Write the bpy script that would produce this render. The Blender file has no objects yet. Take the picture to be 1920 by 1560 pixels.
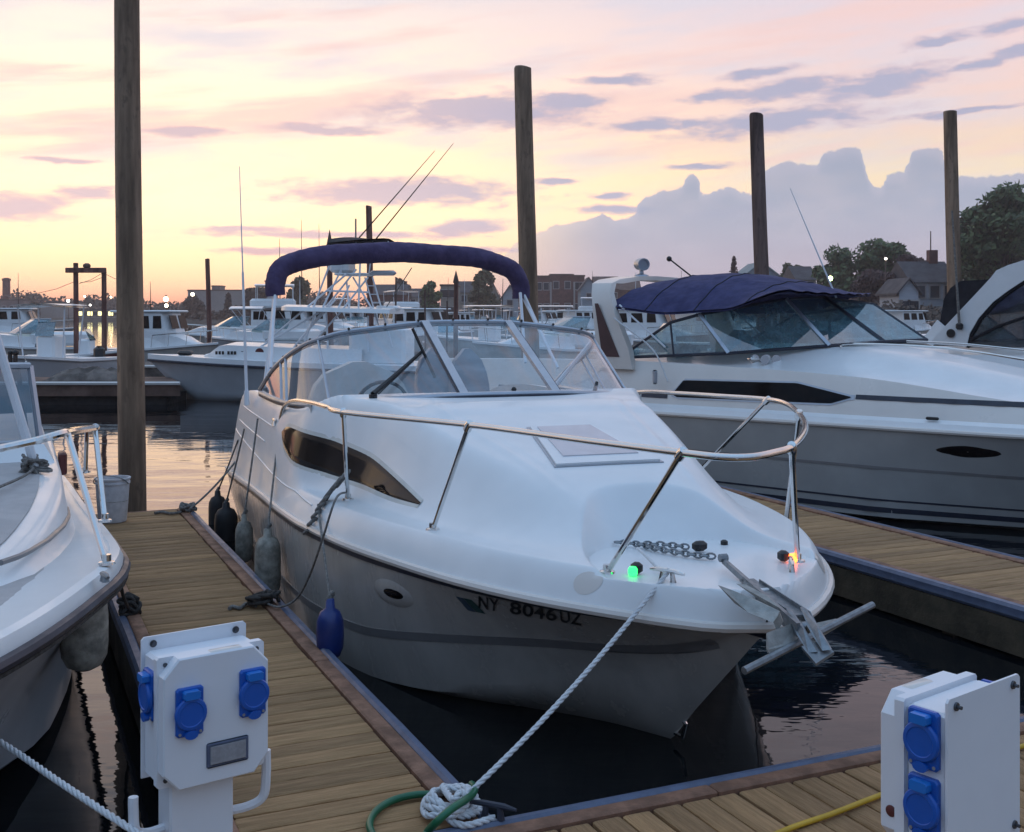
import bpy, math, random
import numpy as np
from mathutils import Vector, Matrix
S = bpy.context.scene
COL = S.collection
R_ = math.radians
random.seed(7)
F = 2150.0; V0 = 588.0; HC = 2.0           # focal length in photo pixels, horizon row, eye height above the water

# ------------------------------------------------------------------ camera
cam = bpy.data.cameras.new('camera'); camo = bpy.data.objects.new('camera', cam); COL.objects.link(camo)
camo.location = (0, 0, HC); camo.rotation_euler = (R_(90), 0, 0)
cam.sensor_fit = 'HORIZONTAL'; cam.sensor_width = 36.0; cam.lens = 36.0 * F / 1920.0
cam.shift_y = (V0 - 780.0) / 1920.0
cam.clip_start = 0.05; cam.clip_end = 6000
S.camera = camo
S.view_settings.view_transform = 'Standard'
try: S.view_settings.look = 'None'
except Exception: pass
S.view_settings.exposure = 0.0; S.view_settings.gamma = 1.0

# ------------------------------------------------------------------ world
W = bpy.data.worlds.new("World"); S.world = W; W.use_nodes = True
nt = W.node_tree
for n in list(nt.nodes): nt.nodes.remove(n)
class NB:
    def __init__(s, t): s.t = t
    def node(s, ty, **kw):
        n = s.t.nodes.new(ty)
        for k, v in kw.items(): setattr(n, k, v)
        return n
    def put(s, sock, v):
        if isinstance(v, bpy.types.NodeSocket): s.t.links.new(v, sock)
        elif v is not None: sock.default_value = v
    def m(s, op, a, b=None, c=None, clamp=False):
        n = s.node('ShaderNodeMath', operation=op, use_clamp=clamp)
        s.put(n.inputs[0], a); s.put(n.inputs[1], b)
        if c is not None: s.put(n.inputs[2], c)
        return n.outputs[0]
    def vm(s, op, a, b=None):
        n = s.node('ShaderNodeVectorMath', operation=op)
        s.put(n.inputs[0], a)
        if b is not None: s.put(n.inputs[1], b)
        return n.outputs['Value'] if op in ('LENGTH', 'DOT_PRODUCT') else n.outputs[0]
    def comb(s, x, y, z=0.0):
        n = s.node('ShaderNodeCombineXYZ'); s.put(n.inputs[0], x); s.put(n.inputs[1], y); s.put(n.inputs[2], z); return n.outputs[0]
    def sep(s, v):
        n = s.node('ShaderNodeSeparateXYZ'); s.put(n.inputs[0], v); return n.outputs
    def smooth(s, v, a, b, lo=0.0, hi=1.0):
        n = s.node('ShaderNodeMapRange', interpolation_type='SMOOTHSTEP')
        s.put(n.inputs[0], v); s.put(n.inputs[1], a); s.put(n.inputs[2], b); s.put(n.inputs[3], lo); s.put(n.inputs[4], hi)
        return n.outputs[0]
    def mix(s, f, a, b, blend='MIX'):
        n = s.node('ShaderNodeMix', data_type='RGBA', blend_type=blend)
        s.put(n.inputs[0], f)
        for i, v in ((6, a), (7, b)):
            if isinstance(v, (tuple, list)): v = tuple(v) + ((1.0,) if len(v) == 3 else ())
            s.put(n.inputs[i], v)
        return n.outputs[2]
    def ramp(s, f, pts):
        n = s.node('ShaderNodeValToRGB'); cr = n.color_ramp
        while len(cr.elements) < len(pts): cr.elements.new(0.5)
        for e, (p, c) in zip(cr.elements, pts): e.position = p; e.color = tuple(c) + (1.0,)
        s.put(n.inputs[0], f); return n.outputs[0]
    def noise(s, vec, scale, detail=3.0, rough=0.5, dim='3D'):
        n = s.node('ShaderNodeTexNoise', noise_dimensions=dim)
        s.put(n.inputs['Vector'], vec); s.put(n.inputs['Scale'], scale); s.put(n.inputs['Detail'], detail); s.put(n.inputs['Roughness'], rough)
        return n.outputs['Fac'], n.outputs['Color']
def srgb(r, g, b):
    f = lambda c: (c / 255.0) / 12.92 if c / 255.0 <= .04045 else ((c / 255.0 + .055) / 1.055) ** 2.4
    return (f(r), f(g), f(b))
def AZ(u): return math.atan((u - 960) / F)
def EL(u, v): return math.atan((V0 - v) / F * math.cos(AZ(u)))
SUN_AZ = AZ(250)
w = NB(nt)
tc = w.node('ShaderNodeTexCoord')
dx, dy, dz = w.sep(tc.outputs['Generated'])
az = w.m('ARCTAN2', dx, dy)
el = w.m('ARCSINE', w.m('MAXIMUM', dz, -0.02))
eln = w.m('DIVIDE', el, 1.5708)
P0 = w.comb(az, el)
def er(v): return max(0.0, math.degrees(math.atan((V0 - v) / F)) / 90.0)
left = w.ramp(eln, [(0.0, srgb(236, 150, 124)), (er(565), (.98, .46, .30)), (er(540), (1.15, .70, .42)), (er(500), (1.36, .96, .54)), (er(460), (1.48, 1.08, .62)), (er(390), (1.74, 1.20, .70)), (er(300), (1.70, 1.20, .76)), (er(120), (1.34, 1.05, .84)), (er(0), (1.02, .90, .84)), (0.24, (.84, .80, .84)), (0.45, (.42, .66, .92)), (1.0, (.31, .70, 1.18))])
right = w.ramp(eln, [(0.0, srgb(222, 175, 180)), (er(560), srgb(226, 178, 180)), (er(500), srgb(232, 186, 178)), (er(420), srgb(252, 222, 190)), (er(330), srgb(255, 232, 198)), (er(230), srgb(252, 220, 208)), (er(100), srgb(246, 218, 218)), (er(0), srgb(236, 214, 222)), (0.24, srgb(216, 206, 222)), (0.45, (.38, .62, .92)), (1.0, (.31, .70, 1.18))])
back = w.ramp(eln, [(0.0, srgb(84, 98, 122)), (0.05, srgb(102, 122, 152)), (0.18, (.17, .33, .54)), (0.45, (.25, .51, .90)), (1.0, (.31, .70, 1.18))])
fr = w.mix(w.smooth(az, AZ(300), AZ(1750)), left, right)
daz = w.m('COSINE', w.m('SUBTRACT', az, SUN_AZ * 0.3))
horiz = w.mix(w.smooth(daz, 0.86, -0.35), fr, back)
# thin high veil, stretched along the horizon
veil, _ = w.noise(w.comb(w.m('MULTIPLY', az, 3.0), w.m('ADD', w.m('MULTIPLY', el, 14.0), w.m('MULTIPLY', az, -1.2))), 1.6, 4.0, 0.55)
veilm = w.m('MULTIPLY', w.smooth(veil, 0.40, 0.68), w.m('MULTIPLY', w.smooth(el, 0.05, 0.16), 0.75))
sky = w.mix(veilm, horiz, srgb(226, 222, 234))
veil2, _ = w.noise(w.comb(w.m('MULTIPLY', az, 2.2), w.m('ADD', w.m('MULTIPLY', el, 20.0), w.m('MULTIPLY', az, -2.0)), 3.7), 2.0, 4.0, 0.55)
sky = w.mix(w.m('MULTIPLY', w.smooth(veil2, 0.5, 0.72), w.m('MULTIPLY', w.smooth(el, 0.01, 0.08), w.smooth(daz, 0.2, 0.8, 0.0, 0.7))), sky, srgb(250, 214, 208))
# streak clouds
_, nc = w.noise(w.comb(w.m('MULTIPLY', az, 1.0), w.m('MULTIPLY', el, 3.0)), 26.0, 3.0, 0.55)
Pw = w.vm('ADD', P0, w.vm('MULTIPLY', w.vm('SUBTRACT', nc, (0.5, 0.5, 0.5)), (0.035, 0.010, 0.0)))
wx, wy, wz = w.sep(Pw)
tilts = {0: Pw, 4: w.comb(wx, w.m('SUBTRACT', wy, w.m('MULTIPLY', wx, 0.07))), 9: w.comb(wx, w.m('SUBTRACT', wy, w.m('MULTIPLY', wx, 0.16)))}
kk = {0: 0.0, 4: 0.07, 9: 0.16}
blobs = [(900, 207, 250, 36, 0), (615, 244, 120, 11, 0), (340, 246, 90, 10, 0), (750, 361, 285, 34, 0), (870, 428, 110, 17, 4), (640, 441, 270, 10, 0), (20, 388, 130, 34, 0), (160, 362, 70, 15, 0), (1470, 168, 160, 22, 4), (1650, 158, 150, 30, 9), (1470, 226, 220, 27, 4), (1230, 234, 150, 14, 0), (1430, 136, 80, 13, 4), (1150, 150, 90, 14, 0), (1755, 78, 70, 12, 9), (1890, 48, 70, 15, 9), (1910, 95, 55, 13, 4), (1140, 368, 50, 9, 0), (1160, 392, 90, 9, 0), (1040, 342, 70, 9, 0), (1310, 312, 70, 7, 0), (1840, 118, 80, 10, 9), (1060, 190, 120, 16, 0), (450, 430, 120, 9, 0), (1800, 210, 130, 8, 4), (1330, 180, 70, 14, 4), (560, 470, 160, 8, 0), (880, 470, 120, 9, 0), (110, 300, 60, 6, 0)]
D = None
for u, v, rx, ry, t in blobs:
    a, e = AZ(u), EL(u, v)
    d = w.vm('LENGTH', w.vm('MULTIPLY', w.vm('SUBTRACT', tilts[t], (a, e - kk[t] * a, 0)), (F / rx, F / ry, 0)))
    D = d if D is None else w.m('MINIMUM', D, d)
D = w.m('SUBTRACT', 1.0, D)
fb, _ = w.noise(w.comb(w.m('MULTIPLY', az, 1.0), w.m('MULTIPLY', el, 3.2), 1.3), 38.0, 5.0, 0.6)
Dn = w.m('ADD', D, w.m('MULTIPLY', w.m('SUBTRACT', fb, 0.47), 1.5))
ca = w.m('MULTIPLY', w.smooth(Dn, -0.12, 0.62), 0.92)
ccol = w.mix(w.smooth(az, AZ(500), AZ(1250)), srgb(224, 200, 208), srgb(178, 180, 206))
ccol = w.mix(w.smooth(el, 0.02, 0.09), srgb(214, 170, 178), ccol)
ccol = w.mix(w.smooth(Dn, 0.15, 0.75), w.mix(0.5, ccol, srgb(238, 200, 200)), ccol)
sky = w.mix(ca, sky, ccol)
# cumulus bank on the right
fc = w.node('ShaderNodeFloatCurve')
A0, A1, HM = AZ(700), AZ(2300), 0.2
bank = [(850, 560), (900, 520), (950, 470), (985, 440), (1040, 420), (1090, 412), (1130, 396), (1150, 410), (1190, 402), (1200, 372), (1225, 360), (1262, 350), (1280, 345), (1286, 328), (1300, 322), (1311, 334), (1314, 362), (1330, 360), (1345, 352), (1370, 346), (1395, 360), (1412, 366), (1430, 320), (1446, 308), (1480, 298), (1500, 304), (1535, 308), (1546, 284), (1572, 276), (1600, 275), (1616, 280), (1622, 318), (1634, 345), (1656, 352), (1662, 326), (1680, 318), (1698, 320), (1706, 288), (1718, 278), (1740, 274), (1764, 275), (1772, 290), (1778, 324), (1800, 330), (1850, 328), (1950, 322), (2200, 330)]
cp = fc.mapping.curves[0]
pp = sorted([((AZ(u) - A0) / (A1 - A0), EL(u, v) / HM) for u, v in bank])
cp.points[0].location = (0.0, 0.0); cp.points[1].location = (1.0, pp[-1][1])
for x, y in pp[:-1]: cp.points.new(x, y)
for p in cp.points: p.handle_type = 'VECTOR'
fc.mapping.update()
_, pc = w.noise(w.comb(az, el, 5.0), 75.0, 4.0, 0.6)
Pp = w.vm('ADD', P0, w.vm('MULTIPLY', w.vm('SUBTRACT', pc, (0.5, 0.5, 0.5)), (0.009, 0.010, 0.0)))
px_, py_, _z = w.sep(Pp)
w.put(fc.inputs['Value'], w.m('DIVIDE', w.m('SUBTRACT', px_, A0), A1 - A0, clamp=True))
hb = w.m('MULTIPLY', fc.outputs[0], HM)
ba = w.m('MULTIPLY', w.smooth(w.m('SUBTRACT', hb, py_), 0.0, 0.0026), w.smooth(az, AZ(2600), AZ(2200)))
ba = w.m('MULTIPLY', ba, w.smooth(az, AZ(880), AZ(1180), 0.35, 0.93))
bcol = w.mix(w.smooth(el, 0.012, 0.10), srgb(180, 174, 190), srgb(160, 170, 194))
bcol = w.mix(w.smooth(w.m('SUBTRACT', hb, py_), 0.0, 0.014), srgb(180, 183, 204), bcol)
bn, _ = w.noise(w.comb(w.m('MULTIPLY', az, 1.0), w.m('MULTIPLY', el, 2.0), 2.0), 14.0, 4.0, 0.55)
bcol = w.mix(w.m('MULTIPLY', w.smooth(bn, 0.40, 0.72), 0.55), bcol, srgb(186, 185, 202))
sky = w.mix(ba, sky, bcol)
ns = w.node('ShaderNodeTexSky', sky_type='NISHITA', sun_disc=False, sun_elevation=R_(2.0), sun_rotation=SUN_AZ, air_density=1.0, dust_density=1.5, ozone_density=2.0)
sky = w.mix(0.0025, sky, ns.outputs[0], 'ADD')
lift = w.smooth(el, 0.15, 0.03, 1.02, 1.27)
sky = w.mix(1.0, sky, w.comb(lift, lift, lift), 'MULTIPLY')
bg = w.node('ShaderNodeBackground'); w.put(bg.inputs[0], sky); bg.inputs[1].default_value = 1.0
wo = w.node('ShaderNodeOutputWorld'); nt.links.new(bg.outputs[0], wo.inputs[0])

# ------------------------------------------------------------------ sun (already at the horizon, very soft)
sl = bpy.data.lights.new('sun', 'SUN'); sl.energy = 0.10; sl.angle = R_(34); sl.color = (1.0, 0.56, 0.30)
so = bpy.data.objects.new('sun', sl); COL.objects.link(so)
sd = Vector((math.sin(SUN_AZ) * math.cos(R_(4)), math.cos(SUN_AZ) * math.cos(R_(4)), math.sin(R_(4))))
so.rotation_euler = sd.to_track_quat('Z', 'Y').to_euler(); so.location = (-40, 120, 30)

# ------------------------------------------------------------------ helpers
def at(u, v, Y): return Vector(((u - 960) / F * Y, Y, HC - (v - V0) / F * Y))
def onz(u, v, z):
    Y = (HC - z) * F / (v - V0); return Vector(((u - 960) / F * Y, Y, z))
class Frame:            # a moored thing's own axes: x forward, y to port
    def __init__(s, ox, oy, th):
        t = R_(th); s.o = (ox, oy); s.f = (math.sin(t), -math.cos(t)); s.n = (math.cos(t), math.sin(t))
        s.rot = math.atan2(s.f[1], s.f[0])
    def loc(s, p):
        a, b = p[0] - s.o[0], p[1] - s.o[1]; return Vector((a * s.f[0] + b * s.f[1], a * s.n[0] + b * s.n[1], p[2]))
    def w(s, x, y, z): return Vector((s.o[0] + x * s.f[0] + y * s.n[0], s.o[1] + x * s.f[1] + y * s.n[1], z))
    def pz(s, u, v, z): return s.loc(onz(u, v, z))
    def pn(s, u, v, n):
        k = (u - 960) / F; Y = (n + s.o[0] * s.n[0] + s.o[1] * s.n[1]) / (k * s.n[0] + s.n[1]); return s.loc((k * Y, Y, HC - (v - V0) * Y / F))
    def px(s, u, v, x):
        k = (u - 960) / F; Y = (x + s.o[0] * s.f[0] + s.o[1] * s.f[1]) / (k * s.f[0] + s.f[1]); return s.loc((k * Y, Y, HC - (v - V0) * Y / F))
def pchip(pts):
    xs = np.array([p[0] for p in pts], float); ys = np.array([p[1] for p in pts], float)
    h = np.diff(xs); d = np.diff(ys) / h; m = np.zeros(len(xs)); m[0], m[-1] = d[0], d[-1]
    for i in range(1, len(xs) - 1):
        if d[i-1] * d[i] > 0:
            w1, w2 = 2 * h[i] + h[i-1], h[i] + 2 * h[i-1]; m[i] = (w1 + w2) / (w1 / d[i-1] + w2 / d[i])
    def f(x):
        if x <= xs[0]: return float(ys[0])
        if x >= xs[-1]: return float(ys[-1])
        i = int(np.searchsorted(xs, x) - 1); t = (x - xs[i]) / h[i]
        return float((1 + 2*t) * (1-t)**2 * ys[i] + t * (1-t)**2 * h[i] * m[i] + t*t*(3-2*t) * ys[i+1] + t*t*(t-1) * h[i] * m[i+1])
    return f
def sstep(t): t = min(1.0, max(0.0, t)); return t * t * (3 - 2 * t)
def spline(pts, n=8, closed=False):
    P = [Vector(p) for p in pts]; out = []; L = len(P)
    rng = range(L if closed else L - 1)
    for i in rng:
        a = P[(i-1) % L] if closed or i > 0 else P[0] * 2 - P[1]
        b, c = P[i], P[(i+1) % L]
        d = P[(i+2) % L] if closed or i + 2 < L else P[-1] * 2 - P[-2]
        for k in range(n):
            t = k / n
            out.append(0.5 * ((2*b) + (c-a)*t + (2*a-5*b+4*c-d)*t*t + (3*b-a-3*c+d)*t*t*t))
    if not closed: out.append(P[-1])
    return out
class MB:
    def __init__(s): s.v = []; s.f = []
    def add(s, vs, fs):
        o = len(s.v); s.v += [tuple(v) for v in vs]; s.f += [tuple(i + o for i in f) for f in fs]; return s
    def box(s, c, d, M=None, rz=0.0):
        hx, hy, hz = d[0] / 2, d[1] / 2, d[2] / 2
        vs = [Vector((x, y, z)) for x in (-hx, hx) for y in (-hy, hy) for z in (-hz, hz)]
        if M is None and rz: M = Matrix.Rotation(rz, 3, 'Z')
        if M is not None: vs = [M @ v for v in vs]
        c = Vector(c)
        return s.add([v + c for v in vs], [(0, 1, 3, 2), (4, 6, 7, 5), (0, 4, 5, 1), (2, 3, 7, 6), (0, 2, 6, 4), (1, 5, 7, 3)])
    def cbox(s, c, d, b=0.01, rz=0.0):   # box with chamfered vertical and horizontal edges
        hx, hy, hz = d[0] / 2, d[1] / 2, d[2] / 2; b = min(b, hx * .9, hy * .9, hz * .9)
        def ring(ix, iy, z): return [(-ix + b, -iy, z), (ix - b, -iy, z), (ix, -iy + b, z), (ix, iy - b, z), (ix - b, iy, z), (-ix + b, iy, z), (-ix, iy - b, z), (-ix, -iy + b, z)]
        secs = [ring(hx - b * .99, hy - b * .99, -hz), ring(hx, hy, -hz + b), ring(hx, hy, hz - b), ring(hx - b * .99, hy - b * .99, hz)]
        M = Matrix.Rotation(rz, 3, 'Z'); c = Vector(c)
        secs = [[M @ Vector(p) + c for p in r] for r in secs]
        return s.loft(secs, closed=True, caps=True)
    def loft(s, secs, closed=False, caps=False):
        n = len(secs[0]); o = len(s.v)
        for r in secs: s.v += [tuple(p) for p in r]
        m = n if closed else n - 1
        for i in range(len(secs) - 1):
            for j in range(m):
                a = o + i * n + j; b = o + i * n + (j + 1) % n
                s.f.append((a, b, b + n, a + n))
        if caps:
            s.f.append(tuple(o + j for j in reversed(range(n)))); s.f.append(tuple(o + (len(secs) - 1) * n + j for j in range(n)))
        return s
    def tube(s, path, r, n=8, closed=False, flat=1.0, up=None):
        P = [Vector(p) for p in path]; L = len(P)
        rr = r if isinstance(r, (list, tuple)) else [r] * L
        if len(rr) != L: rr = [rr[0] + (rr[-1] - rr[0]) * i / (L - 1) for i in range(L)]
        T = []
        for i in range(L):
            a = P[(i - 1) % L] if closed or i > 0 else P[i]; b = P[(i + 1) % L] if closed or i < L - 1 else P[i]
            t = b - a; T.append(t.normalized() if t.length > 1e-9 else Vector((0, 0, 1)))
        u = Vector(up) if up else (Vector((0, 0, 1)) if abs(T[0].z) < .9 else Vector((1, 0, 0)))
        secs = []
        for i in range(L):
            u = u - T[i] * u.dot(T[i])
            if u.length < 1e-6: u = T[i].orthogonal()
            u.normalize(); w_ = T[i].cross(u)
            secs.append([P[i] + (u * math.cos(2*math.pi*k/n) * flat + w_ * math.sin(2*math.pi*k/n)) * rr[i] for k in range(n)])
        if closed: secs.append(secs[0])
        return s.loft(secs, closed=True, caps=not closed)
    def lathe(s, prof, c, axis=(0, 0, 1), n=16):
        ax = Vector(axis).normalized(); u = ax.orthogonal().normalized(); w_ = ax.cross(u); c = Vector(c)
        secs = [[c + ax * h + (u * math.cos(2*math.pi*k/n) + w_ * math.sin(2*math.pi*k/n)) * max(r, 1e-4) for k in range(n)] for r, h in prof]
        return s.loft(secs, closed=True, caps=True)
    def ball(s, c, r, n=10, sq=(1, 1, 1)):
        c = Vector(c); secs = []
        for i in range(n + 1):
            a = math.pi * i / n; secs.append([c + Vector((math.sin(a)*math.cos(2*math.pi*k/n)*r*sq[0], math.sin(a)*math.sin(2*math.pi*k/n)*r*sq[1], -math.cos(a)*r*sq[2])) for k in range(n)])
        return s.loft(secs, closed=True)
    def prism(s, poly, off):     # closed outline (3-D points) thickened by vector off
        n = len(poly); off = Vector(off); vs = [Vector(p) for p in poly] + [Vector(p) + off for p in poly]
        return s.add(vs, [tuple(range(n))[::-1], tuple(range(n, 2 * n))] + [(i, (i+1) % n, (i+1) % n + n, i + n) for i in range(n)])
    def quad(s, a, b, c, d): return s.add([a, b, c, d], [(0, 1, 2, 3)])
    def rope(s, path, r, pitch=0.09, strands=3, n=6):
        P = [Vector(p) for p in path]; d = [0.0]
        for a, b in zip(P, P[1:]): d.append(d[-1] + (b - a).length)
        N = max(6, int(d[-1] / pitch * 8)); Q = []
        xs = np.linspace(0, d[-1], N); arr = np.array([list(p) for p in P])
        Q = [Vector((np.interp(x, d, arr[:, 0]), np.interp(x, d, arr[:, 1]), np.interp(x, d, arr[:, 2]))) for x in xs]
        u = None; fr = []
        for i in range(N):
            t = (Q[min(i+1, N-1)] - Q[max(i-1, 0)]).normalized()
            if u is None: u = t.orthogonal()
            u = (u - t * u.dot(t)).normalized(); fr.append((u.copy(), t.cross(u)))
        for k in range(strands):
            s.tube([Q[i] + (fr[i][0] * math.cos(2*math.pi*(xs[i]/pitch + k/strands)) + fr[i][1] * math.sin(2*math.pi*(xs[i]/pitch + k/strands))) * r * .52 for i in range(N)], r * .58, n)
        return s
    def build(s, name, mat, parent=None, smooth=True, at_=None, angle=None):
        me = bpy.data.meshes.new(name)
        o_ = Vector(at_) if at_ is not None else Vector((0, 0, 0))
        me.from_pydata([tuple(Vector(v) - o_) for v in s.v], [], s.f); me.validate(); me.update()
        if smooth:
            me.polygons.foreach_set('use_smooth', [True] * len(me.polygons))
            try: me.set_sharp_from_angle(angle=R_(angle if angle else 40))
            except Exception: pass
        mats = mat if isinstance(mat, (list, tuple)) else [mat]
        for m_ in mats: me.materials.append(m_)
        o = bpy.data.objects.new(name, me); COL.objects.link(o)
        o.location = o_
        if parent is not None: o.parent = parent
        return o
def tag(o, label=None, cat=None, group=None, kind=None):
    if label: o['label'] = label
    if cat: o['category'] = cat
    if group: o['group'] = group
    if kind: o['kind'] = kind
    return o
def thing(name, label, cat, loc=(0, 0, 0), rz=0.0, group=None):
    o = bpy.data.objects.new(name, None); COL.objects.link(o); o.location = loc; o.rotation_euler = (0, 0, rz); o.empty_display_size = .2
    return tag(o, label, cat, group)
def copy_tree(o, parent=None):
    c = o.copy(); COL.objects.link(c)
    if parent is not None: c.parent = parent
    for ch in [k for k in bpy.data.objects if k.parent == o]: copy_tree(ch, c)
    return c

# ------------------------------------------------------------------ materials
def mat(name, col, rough=.5, metal=0.0, var=0.08, vscale=8.0, stretch=(1, 1, 1), bump=0.0, bscale=40.0, coat=0.0, island=0.0, col2=None, emit=None, estr=0.0, spec=None, ior=None):
    m = bpy.data.materials.new(name); m.use_nodes = True; t = m.node_tree; b = t.nodes['Principled BSDF']; q = NB(t)
    tcn = q.node('ShaderNodeTexCoord'); vec = q.vm('MULTIPLY', tcn.outputs['Object'], stretch)
    c = tuple(col); f, _ = q.noise(vec, vscale, 5.0, .6)
    c2 = col2 if col2 else tuple(x * (1 - 2.2 * var) for x in c)
    cc = q.mix(q.smooth(f, .32, .72), c2, c)
    if island:
        g = q.node('ShaderNodeNewGeometry')
        cc = q.mix(1.0, cc, q.comb(*[q.smooth(g.outputs['Random Per Island'], 0.0, 1.0, 1 - island, 1 + island * .6)] * 3), 'MULTIPLY')
    q.put(b.inputs['Base Color'], cc)
    b.inputs['Metallic'].default_value = metal
    q.put(b.inputs['Roughness'], q.smooth(f, .2, .8, min(1, rough * 1.25), rough * .85))
    if coat: b.inputs['Coat Weight'].default_value = coat; b.inputs['Coat Roughness'].default_value = .08
    if spec is not None: b.inputs['Specular IOR Level'].default_value = spec
    if bump:
        bf, _ = q.noise(vec, bscale, 4.0, .6); bn = q.node('ShaderNodeBump'); bn.inputs['Strength'].default_value = bump; bn.inputs['Distance'].default_value = .02
        q.put(bn.inputs['Height'], bf); q.put(b.inputs['Normal'], bn.outputs[0])
    if emit: b.inputs['Emission Color'].default_value = tuple(emit) + (1,); b.inputs['Emission Strength'].default_value = estr
    return m
def glass(name, tint, refl=.06, rough=.02, dens=.0, dcol=(.55, .6, .66)):
    m = bpy.data.materials.new(name); m.use_nodes = True; t = m.node_tree; q = NB(t)
    for n in list(t.nodes): t.nodes.remove(n)
    tr = q.node('ShaderNodeBsdfTransparent'); tr.inputs[0].default_value = tuple(tint) + (1,)
    gl = q.node('ShaderNodeBsdfGlossy'); gl.inputs['Roughness'].default_value = rough; gl.inputs[0].default_value = (.95, .97, 1, 1)
    df = q.node('ShaderNodeBsdfDiffuse'); df.inputs[0].default_value = tuple(dcol) + (1,)
    tcn = q.node('ShaderNodeTexCoord'); f, _ = q.noise(tcn.outputs['Object'], 6.0, 5.0, .65)
    m0 = q.node('ShaderNodeMixShader'); q.put(m0.inputs[0], q.smooth(f, .35, .8, dens * .4, dens * 1.6)); t.links.new(tr.outputs[0], m0.inputs[1]); t.links.new(df.outputs[0], m0.inputs[2])
    gg = q.node('ShaderNodeNewGeometry'); cs = q.m('ABSOLUTE', q.vm('DOT_PRODUCT', gg.outputs['Normal'], gg.outputs['Incoming']))
    fr_ = q.m('ADD', .05, q.m('MULTIPLY', .95, q.m('POWER', q.m('SUBTRACT', 1.0, cs, clamp=True), 5.0)))
    m1 = q.node('ShaderNodeMixShader'); q.put(m1.inputs[0], q.m('ADD', fr_, refl, clamp=True)); t.links.new(m0.outputs[0], m1.inputs[1]); t.links.new(gl.outputs[0], m1.inputs[2])
    o = q.node('ShaderNodeOutputMaterial'); t.links.new(m1.outputs[0], o.inputs[0])
    return m
M = {}
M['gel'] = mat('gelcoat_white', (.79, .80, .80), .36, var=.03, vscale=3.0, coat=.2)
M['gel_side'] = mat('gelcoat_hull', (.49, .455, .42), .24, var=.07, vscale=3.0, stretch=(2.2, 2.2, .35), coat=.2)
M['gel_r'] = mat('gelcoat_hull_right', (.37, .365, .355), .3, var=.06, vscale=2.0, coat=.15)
M['gel_low'] = mat('gelcoat_hull_lower', (.42, .43, .44), .3, var=.07, vscale=2.0, coat=.2)
M['gel_beige'] = mat('gelcoat_beige', (.70, .65, .60), .3, var=.03, vscale=3.0, coat=.2)
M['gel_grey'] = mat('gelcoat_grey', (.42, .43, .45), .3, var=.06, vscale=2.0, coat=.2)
M['stripe'] = mat('hull_stripe', (.22, .21, .21), .35, var=.05)
M['maroon'] = mat('maroon_panel', (.075, .035, .038), .4, var=.1)
M['nonskid'] = mat('nonskid_deck', (.47, .44, .43), .75, var=.05, bump=.25, bscale=160)
M['locker'] = mat('locker_gelcoat', (.62, .62, .58), .4, var=.05)
M['navy'] = mat('navy_rubber', (.025, .03, .05), .45, var=.1)
M['black'] = mat('black_rubber', (.018, .018, .02), .6, var=.1, bump=.1)
M['chrome'] = mat('stainless', (.72, .70, .68), .12, 1.0, var=.03)
M['alu'] = mat('aluminium_frame', (.44, .47, .52), .38, .8, var=.04)
M['white_alu'] = mat('white_powder_tube', (.74, .75, .78), .35, var=.03)
M['galv'] = mat('galvanised', (.27, .29, .31), .42, .75, var=.12, vscale=30, bump=.1)
M['galv_plate'] = mat('galvanised_fluke', (.36, .36, .34), .5, .45, var=.12, vscale=22, bump=.15)
M['canvas'] = mat('navy_canvas', (.085, .058, .135), .9, var=.12, vscale=10, bump=.5, bscale=26)
M['canvas2'] = mat('blue_canvas', (.034, .037, .125), .9, var=.14, vscale=6, bump=.6, bscale=7)
M['canvas_dk'] = mat('dark_canvas', (.012, .012, .018), .9, var=.1, bump=.2)
M['dkglass'] = mat('smoked_window', (.007, .006, .007), .07, var=.1, spec=.12)
M['hatchlens'] = mat('hatch_acrylic', (.60, .57, .60), .2, var=.05)
M['glass'] = glass('clear_glass', (.86, .91, .95), .0, dens=.17)
M['glass_teal'] = glass('teal_glass_reflection_tint', (.34, .52, .56), .10, dens=.55, dcol=(.17, .30, .35))  # teal glass; its diffuse share paints in the reflection on the panes
M['glass_dk'] = glass('dim_tinted_glass', (.22, .26, .30), .12, dens=.10)
M['vinyl'] = mat('seat_vinyl', (.52, .50, .47), .5, var=.06)
M['vinyl_gr'] = mat('seat_vinyl_grey', (.20, .22, .26), .5, var=.06)
M['interior'] = mat('cockpit_liner', (.50, .50, .50), .5, var=.05)
M['plank'] = mat('dock_planks', (.45, .255, .112), .75, var=.14, vscale=5.0, stretch=(14, .9, 1), bump=.7, bscale=12, island=.22)
M['curb'] = mat('dock_edge_board', (.30, .145, .085), .7, var=.22, vscale=9, bump=.3, bscale=50)
M['fascia'] = mat('dock_fascia', (.10, .075, .045), .8, var=.25, vscale=4, bump=.3)
M['bumper'] = mat('dock_bumper_vinyl', (.11, .135, .21), .4, var=.12, vscale=12)
M['float'] = mat('float_black', (.012, .012, .013), .7)
M['greywood'] = mat('weathered_grey_wood', (.23, .19, .165), .85, var=.3, vscale=3, bump=.4, island=.3)
M['fdock'] = mat('far_dock_wood', (.17, .10, .075), .85, var=.25, vscale=2, bump=.2)
M['rope_w'] = mat('white_rope', (.70, .71, .72), .8, var=.08, vscale=60, bump=.3, bscale=200)
M['rope_g'] = mat('grey_rope', (.27, .25, .23), .9, var=.25, vscale=40, bump=.5, bscale=160)
M['rope_d'] = mat('dark_rope', (.06, .052, .047), .9, var=.25, vscale=40, bump=.5, bscale=160)
M['hose'] = mat('green_hose', (.010, .135, .060), .35, var=.12)
M['yellow'] = mat('yellow_cord', (.62, .36, .02), .45, var=.1)
M['fend_g'] = mat('grey_fender', (.40, .37, .31), .6, var=.28, vscale=14, bump=.2)
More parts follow.
